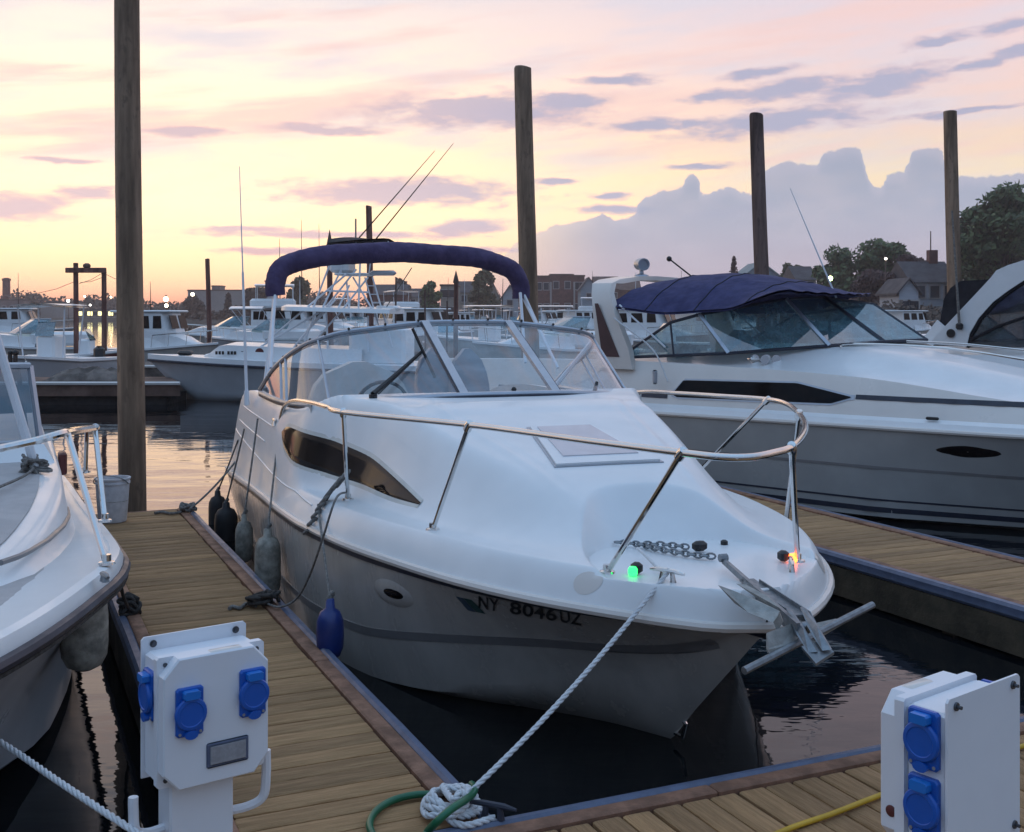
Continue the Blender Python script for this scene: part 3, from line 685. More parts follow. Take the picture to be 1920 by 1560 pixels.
# bow rail
RZ = 1.485
aft = [(1.10, 1.30, 1.06), (1.16, 1.305, 1.20), (1.38, 1.305, 1.34), (1.8, 1.30, 1.41), (2.4, 1.29, 1.44), (3.0, 1.30, 1.46)]
nose = [(3.55, -1.295, 1.472), (4.45, -.89, 1.475), (5.25, -.635, 1.475), (5.77, -.45, 1.475), (5.92, -.38, 1.475), (5.955, -.28, 1.475), (5.87, -.13, 1.475), (5.73, .04, 1.475), (5.36, .34, 1.475), (4.95, .625, 1.475), (4.44, .93, 1.475), (3.86, 1.23, 1.475), (3.48, 1.335, 1.472)]
railp = spline([(x, -y, z) for x, y, z in aft] + nose + [(x, y, z) for x, y, z in reversed(aft)], 8)
rail = MB().tube(railp, .0145, 10).build('bow_rail', M['chrome'], boat)
if True:
    for xb, yb, top in ((2.78, -1.13, (3.50, -1.30, 1.470)), (4.03, -.95, (4.45, -.89, 1.474)), (5.10, -.47, (5.75, -.455, 1.474)), (2.85, 1.13, (3.49, 1.333, 1.470)), (4.16, 1.03, (4.44, .93, 1.474)), (5.18, .43, (5.73, .04, 1.474))):
        p0 = Vector((xb, yb, deck_z(xb, yb))); p1 = Vector(top)
        MB().tube([p0, p1], .0125, 8).build('stanchion', M['chrome'], rail)
        MB().lathe([(.036, .0), (.034, .008), (.019, .012), (.018, .035)], p0, n=12).build('stanchion_base', M['chrome'], rail); MB().lathe([(.02, -.03), (.021, .0), (.016, .02)], p1, axis=(p1 - p0), n=10).build('rail_clamp', M['chrome'], rail)
# cleats and nav lights
def cleat(p, rz, m, parent, k=1.0):
    Mx = Matrix.Rotation(rz, 3, 'Z') * k; P = lambda x, y, z: Vector(p) + Mx @ Vector((x, y, z))
    mb = MB(); mb.tube([P(-.085, 0, .04), P(-.04, 0, .045), P(.04, 0, .045), P(.085, 0, .04)], [.006, .011, .011, .006], 8)
    for s_ in (-.03, .03): mb.tube([P(s_, 0, -.002), P(s_ * .8, 0, .042)], [.014, .009], 8)
    return mb.build('cleat', m, parent)
for sgn in (-1, 1):
    cleat(on_deck(5.33, sgn * .30), -.5 * sgn, M['chrome'], boat)
    cleat(on_deck(1.05, sgn * 1.335, .02), 0, M['chrome'], boat)
    p = on_deck(5.18, sgn * .385)
    h_ = MB().cbox(p + Vector((-.01, -.022 * sgn, .028)), (.05, .044, .046), .01).build('nav_light_housing', M['black_pl'], boat)
    MB().lathe([(.016, 0), (.021, .008), (.021, .026), (.014, .036)], p + Vector((.018, .010 * sgn, .004)), n=10).build('nav_lens', M['green_l'] if sgn < 0 else M['red_l'], boat)
# hawse oval, portholes and registration letters
def hull_pt(x, z, sgn, off=0.0):
    y = hull_y(x, z); e = .02; gx = (hull_y(x + e, z) - hull_y(x - e, z)) / (2*e); gz = (hull_y(x, z + e) - hull_y(x, z - e)) / (2*e)
    nv = Vector((-gx, 1, -gz)).normalized(); return Vector((x + nv.x * off, sgn * (y + nv.y * off), z + nv.z * off))
def hull_oval(x, z, rx, rz_, off, sgn, slope=0.0, rings=4, n=28, dish=0.0):
    secs = [[hull_pt(x + rx * q * math.cos(2*math.pi*k/n), z + rz_ * q * math.sin(2*math.pi*k/n) + slope * rx * q * math.cos(2*math.pi*k/n), sgn, off * (1 - q**4) + dish * (1 - q)) for k in range(n)] for q in (1.0, .8, .5, .25, .02)]
    return MB().loft(secs, closed=True)
for sgn in (-1, 1):
    f_ = hull_oval(3.84, .56, .17, .072, .012, sgn, .05).build('porthole_surround', M['gel_side'], boat, angle=80)
    hull_oval(3.86, .565, .105, .034, .018, sgn, .06).build('porthole_glass', M['dkglass'], f_, angle=80)
    secs = []
    ox, oe = 5.14, .05
    for q in (1, .7, .3, .02):
        secs.append([(lambda xx, yy: Vector((xx, sgn * yy, deck_z(xx, yy) + .004)))(ox + .055*q*math.cos(a_) , yr(ox + .055*q*math.cos(a_)) - oe - .028*q*math.sin(a_)) for a_ in np.linspace(0, 2*math.pi, 21)[:-1]])
    MB().loft(secs, closed=True).build('hull_vent', M['gel_beige'], boat, angle=80)
def hull_text(txt, x0, height, zf, sgn, parent, m):
    cu = bpy.data.curves.new('registration', 'FONT'); cu.body = txt; cu.size = 1.0; cu.space_character = 1.16; cu.offset = .006; cu.resolution_u = 3
    to = bpy.data.objects.new('registration', cu); COL.objects.link(to)
    bpy.context.view_layer.update()
    me = bpy.data.meshes.new_from_object(to.evaluated_get(bpy.context.evaluated_depsgraph_get())); bpy.data.objects.remove(to)
    wmax = max(v.co.x for v in me.vertices)
    for v in me.vertices:
        x_, y_ = v.co.x * height * 1.0, v.co.y * height / .72
        xx = x0 + x_ if sgn < 0 else x0 + wmax * height - x_
        v.co = hull_pt(xx, zf(xx) + y_, sgn, .004)
    me.materials.append(m); o = bpy.data.objects.new('registration_number', me); COL.objects.link(o); o.parent = parent; return o
def hull_hit(u, v):
    """where the sight line through a pixel meets the starboard topside (used once, to find the lettering's place on the hull)"""
    for i in range(1400):
        Y = 4.2 + i * .002; p = B.loc(at(u, v, Y))
        if p.y < 0 and p.x < 5.6 and -p.y <= hull_y(p.x, p.z): return p.x, p.z
    return None
def reg_letters(parent):
    xa, za = hull_hit(898, 1139); xb, zb2 = hull_hit(1092, 1172); xt, zt2 = hull_hit(900, 1116)
    us = [('N', 898, 916), ('Y', 917, 936), ('8', 956, 977), ('0', 979, 1000), ('4', 1001, 1021), ('6', 1023, 1043), ('U', 1050, 1068), ('Z', 1070, 1091)]
    vs, fs = [], []
    for ch_, u0, u1 in us:
        cu = bpy.data.curves.new('letter', 'FONT'); cu.body = ch_; cu.size = 1.0; cu.offset = .016; cu.resolution_u = 4
        to = bpy.data.objects.new('letter', cu); COL.objects.link(to); bpy.context.view_layer.update()
        me = bpy.data.meshes.new_from_object(to.evaluated_get(bpy.context.evaluated_depsgraph_get())); bpy.data.objects.remove(to)
        xs_ = [q.co.x for q in me.vertices]; ys_ = [q.co.y for q in me.vertices]; x0_, x1_, y0_, y1_ = min(xs_), max(xs_), min(ys_), max(ys_)
        vb = lambda u: 1139 + (u - 898) * (1172 - 1139) / 194.0
        c00, c10, c01, c11 = hull_hit(u0, vb(u0)), hull_hit(u1, vb(u1)), hull_hit(u0, vb(u0) - 23), hull_hit(u1, vb(u1) - 23)
        o = len(vs)
        for q in me.vertices:
            a, b = (q.co.x - x0_) / (x1_ - x0_), (q.co.y - y0_) / (y1_ - y0_)
            x = (c00[0]*(1-a) + c10[0]*a)*(1-b) + (c01[0]*(1-a) + c11[0]*a)*b; z = (c00[1]*(1-a) + c10[1]*a)*(1-b) + (c01[1]*(1-a) + c11[1]*a)*b
            vs.append(hull_pt(x, z, -1, .004))
        fs += [tuple(i + o for i in p.vertices) for p in me.polygons]
    MB().add(vs, fs).build('registration_number', M['letter'], parent, smooth=False)
zt = lambda x: zr(x) - .160 + .035 * (x - 4.6)
reg_letters(boat)
for sgn in (-1, 1):
    if sgn > 0: hull_text('NY  8046 UZ', 4.50, .073, zt, sgn, boat, M['letter'])
    for x0, x1, c in ((4.38, 4.425, 0), (4.428, 4.478, 1)):
        secs = [[hull_pt(x0 + (x1 - x0) * i / 4, zt(x0) + .002 + .072 * k / 3, sgn, .004) for k in range(4)] for i in range(5)]
        MB().loft(secs).build('registration_sticker', M['reg_blue'] if c == 0 else M['yel_dk'], boat)
# aft side mouldings
mo = MB()
for sgn in (-1, 1):
    for z0, xa, xb in ((.86, -1.5, 2.6), (1.02, -1.2, .7), (1.16, -1.0, 1.0)):
        mo.tube([side_pt(x, max(z0 - (.0 if z0 > .9 else .02 * (x - 1)), zr(x) + .09), sgn, .0) for x in np.linspace(xa, xb, 24)], .007, 6)
mo.build('side_mouldings', M['gel'], boat)
# rolled bimini in its boot, with legs
arc = [(-1.155, 2.15), (-1.165, 2.26), (-1.12, 2.365), (-.99, 2.44), (-.72, 2.495), (-.36, 2.53), (0, 2.54), (.36, 2.532), (.72, 2.505), (.97, 2.445), (1.09, 2.37), (1.145, 2.27), (1.15, 2.14)]
ap = spline([(-.29 - .145 * y, y, z) for y, z in arc], 9); rnd = random.Random(4); mb = MB(); secs = []
for i, p in enumerate(ap):
    t = (ap[min(i+1, len(ap)-1)] - ap[max(i-1, 0)]).normalized(); u_ = Vector((1, 0, 0)); v_ = t.cross(u_)
    q = i / (len(ap) - 1); rr = .080 + .012 * math.sin(math.pi * q); 
    secs.append([p + (u_ * math.cos(a) * 1.15 + v_ * math.sin(a)) * rr * (1 + .045*math.sin(3*a + i*.35) + .016*math.sin(i*1.9 + 2*a) + rnd.uniform(-.012, .012)) for a in np.linspace(0, 2*math.pi, 19)[:-1]])
mb.loft(secs, closed=True, caps=True).build('rolled_canvas', M['canvas'], boat, angle=75)
for p in (B.pn(503, 705, -1.285), B.pn(508, 690, -1.28), B.pn(497, 715, -1.29)):
    MB().tube([(-.11 + .10 * (p.x - .3), -1.165, 2.2), ((p.x - .11) / 2 + .03, -1.23, (p.z + 2.2) / 2), p], .0135, 8).build('canvas_leg', M['white_alu'], boat)
for k, p in enumerate((B.pn(1046, 690, 1.26), B.pn(1022, 640, 1.27), B.pn(985, 680, 1.0))):
    MB().tube([(-.45 + .06 * k, 1.15 - (.05 if k == 2 else 0), 2.19), p], .0145, 8).build('canvas_leg', M['white_alu'], boat)
# whip antenna
an0, an1 = B.pn(463, 760, -1.37), B.pn(449, 312, -1.40)
an = MB(); an.tube([an0, an0.lerp(an1, .06)], .022, 8); an.tube([an0.lerp(an1, .05), an0.lerp(an1, .55)], [.014, .010], 8); an.tube([an0.lerp(an1, .55), an1], [.007, .003], 6)
an.build('whip_antenna', M['white_alu'], boat)
# bow roller
br = MB()
for sgn in (-1, 1): br.prism([(5.50, sgn*.034, .905), (5.86, sgn*.034, .86), (5.93, sgn*.034, .80), (5.86, sgn*.034, .775), (5.50, sgn*.034, .875)], (0, .005*sgn, 0))
br.prism([(5.46, -.034, .90), (5.46, .034, .90), (5.84, .034, .845), (5.84, -.034, .845)], (0, 0, -.006))
br.tube([(5.89, -.034, .81), (5.89, .034, .81)], .024, 10)
br.build('bow_roller', M['galv'], boat)
MB().tube([(4.86, -.0, .15), (4.93, -.0, .12), (4.9, 0, .05), (4.80, 0, .04)], .010, 6).build('bow_eye', M['chrome'], boat)
MB().cbox((-2.42, 0, .16), (.7, 2.3, .07), .03).build('swim_platform', M['gel'], boat)

# ------------------------------------------------------------------ a generic hull for the other boats
def lin(pts):
    xs_ = [p[0] for p in pts]; ys_ = [p[1] for p in pts]; return lambda x: float(np.interp(x, xs_, ys_))
def gen_hull(root, L0, L1, hb_, zr_, deadr=.25, stemrake=.8, m=None, name='hull', blunt=2.2, n=30, flare=.25, zc_=.05):
    """L0 transom, L1 bow tip; hb_ half beam; zr_(x) sheer"""
    Ls = L1 - L0
    def yrr(x): q = max(0.0, (x - (L0 + .45 * Ls)) / (.55 * Ls)); return hb_ * (1 - q ** blunt) * (1 - .06 * (1 - min(1, (x - L0) / (.4 * Ls))) ** 2)
    def zkk(x): q = max(0.0, (x - (L1 - stemrake)) / stemrake); return -.3 + (.3 + zr_(L1) - .02) * q ** 1.0 if q > 0 else -.3
    def ycc(x): q = max(0.0, (x - (L0 + .35 * Ls)) / (.62 * Ls)); return max(0.0, hb_ * .9 * (1 - min(1, q) ** 1.9))
    def hy(x, z):
        a, c = zkk(x), zr_(x); b = a + (c - a) * (.32 if a > -.29 else (zc_ - a) / max(.1, c - a))
        if z <= b: return min(ycc(x), yrr(x)) * max(0, (z - a) / max(1e-4, b - a))
        t = min(1, (z - b) / max(1e-4, c - b)); q = max(0, (x - (L0 + .5 * Ls)) / (.5 * Ls))
        g = t ** (1 + q * flare * 2); return min(ycc(x), yrr(x)) + (yrr(x) - min(ycc(x), yrr(x))) * g
    mb = MB(); secs = []
    xs_ = [L0 + (L1 - L0) * (1 - (1 - i / n) ** 1.5) for i in range(n + 1)]; xs_[-1] = L1 - .002
    for x in xs_:
        a, c = zkk(x), zr_(x); st = [(x, -hy(x, a + (c - a) * k / 12), a + (c - a) * k / 12) for k in range(13)]
        secs.append([(p[0], -p[1], p[2]) for p in reversed(st)] + st[1:])
    mb.loft(secs); mb.f.append(tuple(range(len(secs[0])))); o = mb.build(name, m, root, angle=40)
    return o, yrr, hy, xs_
def sheer_line(yrr, zr_, xs_, dz=0.0, dy=0.0):
    p = [(x, -(yrr(x) + dy), zr_(x) + dz) for x in xs_]; return p + [(x, -y, z) for x, y, z in reversed(p[:-1])]
def deck_from_sections(root, name, xs_, secf, m, angle=50):
    """secf(x) -> list of (y,z) from starboard edge to centre; mirrored"""
    secs = []
    for x in xs_:
        h = secf(x); secs.append([(x, -y, z) for y, z in h] + [(x, y, z) for y, z in reversed(h[:-1])])
    return MB().loft(secs).build(name, m, root, angle=angle)

# ------------------------------------------------------------------ left boat
LB = Frame(*PIER.w(-4.5, -2.1, 0)[:2], 24.0)
lboat = thing('motor_boat', 'white motor boat with grey nonskid deck at the left edge of the photo', 'boat', (LB.o[0], LB.o[1], 0), LB.rot)
lyr = pchip([(-3.2, 1.0), (-1, 1.08), (1.5, 1.10), (2.5, 1.09), (3.0, 1.03), (3.44, .90), (3.88, .74), (4.24, .57), (4.55, .37), (4.75, .19), (4.85, 0)])
lzr = pchip([(-3.2, .60), (0, .70), (2.0, .84), (3.2, .92), (4.85, .96)])
lzk = pchip([(-3.2, -.3), (2.6, -.3), (3.6, -.05), (4.2, .3), (4.6, .64), (4.85, .93)])
lyc = pchip([(-3.2, .92), (1.0, .95), (2.2, .80), (3.0, .55), (3.6, .32), (4.2, .13), (4.85, 0)])
lzc = pchip([(-3.2, .0), (2.2, .06), (3.0, .16), (3.6, .27), (4.2, .48), (4.85, .945)])
def lhy(x, z):
    a, b, c = lzk(x), lzc(x), lzr(x)
    if z <= b: return lyc(x) * max(0, (z - a) / max(1e-4, b - a))
    t = min(1, (z - b) / max(1e-4, c - b)); q = sstep((x - .5) / 2.5); return lyc(x) + (lyr(x) - lyc(x)) * (t ** (1 + .5 * q))
lx = list(np.linspace(-3.2, 3.4, 24)) + list(np.linspace(3.5, 4.8, 18)) + [4.83, 4.848]
secs = []
for x in lx:
    a, b, c = lzk(x), lzc(x), lzr(x); zs = [a + (b-a)*k/4 for k in range(5)] + [b + (c-b)*k/9 for k in range(1, 10)]
    st = [(x, -lhy(x, z), z) for z in zs]; secs.append([(p[0], -p[1], p[2]) for p in reversed(st)] + st[1:])
mb = MB().loft(secs); mb.f.append(tuple(range(len(secs[0])))); mb.build('hull', M['gel_grey'], lboat, angle=35)  # white hull; the grey gelcoat puts its shade into the colour
ltz = pchip([(-1, 1.1), (.6, 1.10), (2.0, 1.06), (3.2, 1.02), (3.6, 1.0)])
lty = lin([(-1, .90), (1.0, .88), (1.6, .86), (2.11, .81), (2.7, .72), (3.1, .62), (3.35, .48), (3.5, .32), (3.58, .12), (3.6, .0)])
lzd = lambda x: lzr(x) + .02
lx2 = list(np.linspace(-3.2, 3.4, 34)) + list(np.linspace(3.5, 4.7, 18)) + [4.76, 4.81, 4.845]
deck_from_sections(lboat, 'gunwale', lx2, lambda x: [(lyr(x), lzr(x) - .02), (lyr(x), lzr(x) + .03), (max(0, lyr(x) - .015), lzr(x) + .06), (max(0, lyr(x) - .055), lzr(x) + .066), (max(0, lyr(x) - .066), lzr(x) + .055), (max(0, lyr(x) - .07), lzd(x))], M['gel'])
deck_from_sections(lboat, 'side_deck', lx2, lambda x: [(max(0, lyr(x) - .068), lzd(x) + .028), (max(0, lyr(x) * .5), lzd(x) + .034), (0, lzd(x) + .04)], M['nonskid'])
lx3 = list(np.linspace(-1, 3.0, 20)) + [3.1, 3.2, 3.3, 3.4, 3.48, 3.54, 3.58, 3.6]
deck_from_sections(lboat, 'trunk', lx3, lambda x: [(lty(x) + .10 + (.0 if x < 3.4 else (x - 3.4) * .3), lzd(x) + .02), (lty(x) + .055, lzd(x) + .05), (lty(x) + .02, ltz(x) - .02), (lty(x), ltz(x)), (max(0, lty(x) - .09), ltz(x) + .012), (0, ltz(x) + .02)], M['gel'])
MB().loft([[(3.6, lty(3.6) - .01, ltz(3.6) - .0), (3.6, -.01, ltz(3.6) - .0)], [(3.72, .14, lzd(3.7) + .02), (3.72, -.14, lzd(3.7) + .02)]]).build('trunk_nose', M['gel'], lboat)
deck_from_sections(lboat, 'trunk_nonskid', [x for x in lx3 if x < 3.45], lambda x: [(max(0, lty(x) - .10), ltz(x) + .018), (max(0, lty(x) - .3), ltz(x) + .024), (0, ltz(x) + .026)], M['nonskid'])
for sgn in (-1, 1):
    MB().tube([(x, sgn * (lty(x) + .045), lzd(x) + .11) for x in np.linspace(1.1, 3.25, 20)], [.012] * 20, 6).build('hand_rail', M['stripe'], lboat)
edge = sheer_line(lyr, lzr, lx2, -.01, .008)
MB().tube(edge, .024, 8).build('rub_rail', M['navy'], lboat)
MB().tube([(x, y * 1.006, z - .03) for x, y, z in edge], .011, 6).build('rub_rail_rope', M['rope_d'], lboat)
# cabin and windshield
LA = lambda u, v, Y: LB.loc(at(u, v, Y))
fr0 = LA(85, 832, 7.0); fr1 = LA(20, 690, 7.05)
cabx = fr0.x; zb_ = fr0.z
cab = MB()
pl = [(cabx + .10, .86, ltz(.6)), (cabx, .82, zb_)]
cab.loft([[(cabx - 2.4, .88, ltz(.5)), (cabx + .10, .88, ltz(.5)), (cabx + .26, .5, ltz(.5)), (cabx + .30, 0, ltz(.5)), (cabx + .26, -.5, ltz(.5)), (cabx + .1, -.88, ltz(.5)), (cabx - 2.4, -.88, ltz(.5))],
          [(cabx - 2.4, .82, zb_), (cabx, .82, zb_), (cabx + .15, .5, zb_ + .01), (cabx + .2, 0, zb_ + .015), (cabx + .15, -.5, zb_ + .01), (cabx, -.82, zb_), (cabx - 2.4, -.82, zb_)]])
cab.quad((cabx - 2.4, .82, zb_), (cabx, .82, zb_), (cabx, -.82, zb_), (cabx - 2.4, -.82, zb_))
cab.build('cabin_front', M['gel'], lboat, angle=30)
bxs = [(cabx - .02, .80, zb_ + .01), (cabx + .13, .48, zb_ + .02), (cabx + .18, 0, zb_ + .02), (cabx + .13, -.48, zb_ + .02), (cabx - .02, -.80, zb_ + .01)]
ht = (fr1.z - zb_) / 1.7; rk = (fr1.x - fr0.x) / 1.7
txs = [(x + rk * 1.7, y * .93, z + ht * 1.7) for x, y, z in bxs]
for i in range(4):
    MB().quad(bxs[i], bxs[i+1], txs[i+1], txs[i]).build('windshield_pane', M['glass_dk'], lboat, smooth=False)
MB().quad(bxs[0], txs[0], (txs[0][0] - 1.6, .74, txs[0][2]), (bxs[0][0] - 1.9, .80, bxs[0][2])).build('side_pane', M['glass_dk'], lboat, smooth=False)
for i in range(5):
    MB().tube([bxs[i], txs[i]], .021, 4).build('windshield_post', M['alu'] if i == 0 else M['navy'], lboat)
    if i == 0: MB().tube([Vector(bxs[0]) + Vector((.02, -.07, .01)), Vector(txs[0]) + Vector((.02, -.07, 0))], .014, 4).build('windshield_gasket', M['navy'], lboat)
MB().tube(bxs, .02, 6).build('windshield_base', M['alu'], lboat); MB().tube(txs, .022, 6).build('windshield_header', M['alu'], lboat)
# white pole, its lashing and rails
p0 = LB.pz(66, 876, ltz(1.2) + .05); p1 = LA(-12, 615, 6.3)
MB().tube([p0, p1], .024, 8).build('canvas_pole', M['white_alu'], lboat)
rnd = random.Random(9); kn = []
for i in range(40): kn.append(p0 + Vector((rnd.uniform(-.07, .07), rnd.uniform(-.07, .07), rnd.uniform(-.03, .07))))
MB().tube(spline(kn, 3), .010, 5).build('pole_lashing', M['rope_g'], lboat)
MB().tube(spline([p0 + Vector((0, 0, 0)), LB.pz(40, 895, ltz(1.2) + .04), LB.pz(-30, 925, ltz(1.2) + .04)], 6), .008, 5).build('lashing_tail', M['rope_g'], lboat)
sb0, sb1, sb2 = LB.pz(200, 1058, .985), LB.pz(197, 978, .965), LB.pz(160, 886, .93)
tp0 = LA(126, 810, 4.95); tp1 = LA(178, 802, 6.0); tp2 = LA(163, 806, 7.6); tpx = LA(-60, 850, 4.6)
lr = MB().tube(spline([tp2, tp1 + Vector((-.06, .0, 0)), tp1, tp0, LA(60, 828, 4.8), tpx, tpx + Vector((.5, -.5, .02))], 6), .0165, 8).build('bow_rail', M['chrome'], lboat)
for a_, b_ in ((sb0, tp0), (sb1, tp1), (sb2, tp2)):
    MB().tube([a_, b_], .014, 8).build('stanchion', M['chrome'], lr)
    MB().lathe([(.034, 0), (.032, .01), (.018, .014), (.018, .04)], a_, n=10).build('stanchion_base', M['chrome'], lr)
cleat(LB.pz(196, 1090, .985), .2, M['galv'], lboat, .55)
nb = LA(117, 868, 7.4); MB().cbox(nb, (.16, .05, .14), .01).build('side_light_box', M['red_dk'], lboat)

# ------------------------------------------------------------------ right boat under the blue canvas
RB = Frame(3.34, 13.04, 47.8)
rb = thing('cruiser_boat', 'white and beige cruiser with a blue canvas top and radar arch on the right', 'boat', (RB.o[0], RB.o[1], 0), RB.rot)
ryr = pchip([(-5, 1.30), (-3, 1.40), (0, 1.42), (2.6, 1.38), (3.6, 1.22), (4.6, .9), (5.3, .5), (5.7, .18), (5.8, 0)])
rzr = pchip([(-5, .86), (0, .90), (3, .91), (5.8, .98)])
rhull, _, _, _ = (None,) * 4
def rhy(x, z):
    a = -.3 if x < 4.2 else -.3 + (x - 4.2) / 1.6 * 1.26
    c = rzr(x); b = max(a + .02, .04 if x < 3.2 else .04 + (x - 3.2) * .24); b = min(b, c - .02)
    y0 = ryr(x) * (.97 if x < 1.5 else max(.15, .97 - (x - 1.5) * .2))
    if z <= b: return y0 * max(0, (z - a) / max(.01, b - a))
    t = (z - b) / (c - b); return y0 + (ryr(x) - y0) * t
rx = list(np.linspace(-5, 3, 24)) + list(np.linspace(3.2, 5.7, 18)) + [5.76, 5.795]
secs = []
for x in rx:
    a = -.3 if x < 4.2 else -.3 + (x - 4.2) / 1.6 * 1.26; c = rzr(x)
    st = [(x, -rhy(x, a + (c - a) * k / 14), a + (c - a) * k / 14) for k in range(15)]; secs.append([(p[0], -p[1], p[2]) for p in reversed(st)] + st[1:])
mb = MB().loft(secs); mb.f.append(tuple(range(29))); mb.build('hull', M['gel_r'], rb, angle=35)
def rstrip(z0, h, m, name, off=.004, x0=-5, x1=4.6):
    mb = MB()
    for sgn in (-1, 1):
        mb.loft([[(x, sgn * (rhy(x, z0 + h*.5) + .0), z0 + h*.5), (x, sgn * (rhy(x, z0 + h*.5) + off), z0 + h*.48), (x, sgn * (rhy(x, z0 - h*.5) + off), z0 - h*.48), (x, sgn * (rhy(x, z0 - h*.5)), z0 - h*.5)] for x in np.linspace(x0, x1, 40)])
    return mb.build(name, m, rb)
rstrip(.52, .030, M['stripe'], 'hull_stripe'); rstrip(.115, .05, M['navy'], 'boot_stripe'); rstrip(.21, .018, M['navy'], 'boot_stripe')
MB().tube(sheer_line(ryr, rzr, rx, 0, .004), .024, 8).build('rub_rail', M['gel_beige'], rb)
ze = pchip([(-5, 1.40), (-1.8, 1.46), (-.3, 1.43), (1.13, 1.375), (2.76, 1.19), (4.4, 1.06), (5.8, 1.01)])
zcn = pchip([(-5, 1.40), (-1.0, 1.56), (.4, 1.64), (.9, 1.64), (1.5, 1.56), (2.8, 1.34), (4.4, 1.12), (5.8, 1.03)])
ins = lin([(-5, .22), (2.8, .25), (4.6, .2), (5.8, 0)])
rled = lambda x: [(ryr(x), rzr(x)), (max(0, ryr(x) - .035), rzr(x) + .07), (max(0, ryr(x) - .10), rzr(x) + .10)]
deck_from_sections(rb, 'gunwale_ledge', rx, lambda x: rled(x), M['gel']) if False else None
def side_strip(name, m, f, xs_):
    mb = MB()
    for sgn in (-1, 1): mb.loft([[(x, sgn * y, z) for y, z in f(x)] for x in xs_])
    return mb.build(name, m, rb, angle=30)
side_strip('gunwale', M['gel'], rled, rx)
side_strip('cabin_side', M['gel_beige'], lambda x: [rled(x)[2], (max(0, ryr(x) - ins(x) + .01), ze(x) - .01), (max(0, ryr(x) - ins(x)), ze(x))], rx)
deck_from_sections(rb, 'foredeck', [x for x in rx if x > -1.9], lambda x: [(max(0, ryr(x) - ins(x)), ze(x))] + [(max(0, ryr(x) - ins(x)) * (1 - k / 8), ze(x) + (zcn(x) - ze(x)) * sstep(min(1, k / 5))) for k in range(1, 9)], M['gel'])
def rside(x, z, sgn, off=.006):
    a = rled(x)[2]; b = (ryr(x) - ins(x), ze(x)); t = (z - a[1]) / (b[1] - a[1]); return Vector((x, sgn * (a[0] + (b[0] - a[0]) * t + off), z + off * .3))
wt_ = lin([(-.93, 1.12), (-.82, 1.262), (.55, 1.285), (1.15, 1.175)]); wb_ = lin([(-.93, 1.10), (-.88, 1.075), (.95, 1.10), (1.15, 1.165)])
for sgn in (-1, 1):
    f_ = MB().loft([[rside(x, wb_(x) - .018 + (wt_(x) - wb_(x) + .036) * k / 3, sgn, .006) for k in range(4)] for x in np.linspace(-.95, 1.19, 44)]).build('window_frame', M['alu'], rb)
    MB().loft([[rside(x, wb_(x) + (wt_(x) - wb_(x)) * k / 3, sgn, .010) for k in range(4)] for x in np.linspace(-.92, 1.15, 44)]).build('side_window', M['dkglass'], f_)
    MB().loft([[rside(x, 1.155 + .045 * k / 2, sgn, .006) for k in range(3)] for x in np.linspace(1.2, 4.2, 24)]).build('side_stripe', M['navy'], rb)
    MB().loft([[rside(x, 1.055 + .045 * k / 2, sgn, .006) for k in range(3)] for x in np.linspace(-3.6, -1.0, 14)]).build('side_stripe', M['navy'], rb)
    secs = [[(x_, sgn * (rhy(x_, z_) + .006 * (1 - q ** 4)), z_) for x_, z_ in ((2.33 + .29 * q * math.cos(a), .735 + .055 * q * math.sin(a)) for a in np.linspace(0, 2*math.pi, 25)[:-1])] for q in (1, .8, .4, .03)]
    MB().loft(secs, closed=True).build('porthole', M['dkglass'], rb, angle=80)
MB().cbox(Vector((2.0, -1.335, 1.02)), (.12, .03, .03), .008).build('spring_cleat', M['black_pl'], rb)
# windshield
rwb = [(-1.72, -1.17, 1.49), (-1.0, -1.175, 1.53), (-.31, -1.15, 1.57), (.54, -.5, 1.655), (.70, .5, 1.685), (.96, 1.08, 1.70), (-.2, 1.16, 1.57), (-1.7, 1.17, 1.50)]
rwt = [(-1.72, -1.16, 1.51), (-1.06, -1.15, 1.90), (-.69, -1.13, 1.99), (.03, -.5, 2.16), (-.03, .5, 2.19), (.32, 1.08, 2.11), (-.75, 1.14, 1.98), (-1.7, 1.16, 1.52)]
for i in range(7):
    MB().quad(rwb[i], rwb[i+1], rwt[i+1], rwt[i]).build('windshield_pane', M['glass_teal'], rb, smooth=False)
    if 0 < i: MB().tube([Vector(rwb[i]), Vector(rwt[i])], .026 if i in (2, 3, 4) else .014, 4).build('windshield_post', M['alu'] if i in (2, 3) else M['navy'], rb)
MB().tube(rwt, .018, 6).build('windshield_header', M['navy'], rb)
MB().tube(rwb, .018, 6).build('windshield_base', M['navy'], rb)
MB().cbox((-2.6, 0, 1.2), (3.2, 2.0, .2), .03).build('cockpit_floor', M['interior'], rb)
seat((-1.0, .3, 1.25), .5, .55, M['vinyl'], .16, .1).build('helm_seat', M['vinyl'], rb, angle=70)
seat((-1.2, -.6, 1.25), .6, .4, M['vinyl'], .16, .1).build('companion_seat', M['vinyl'], rb, angle=70)
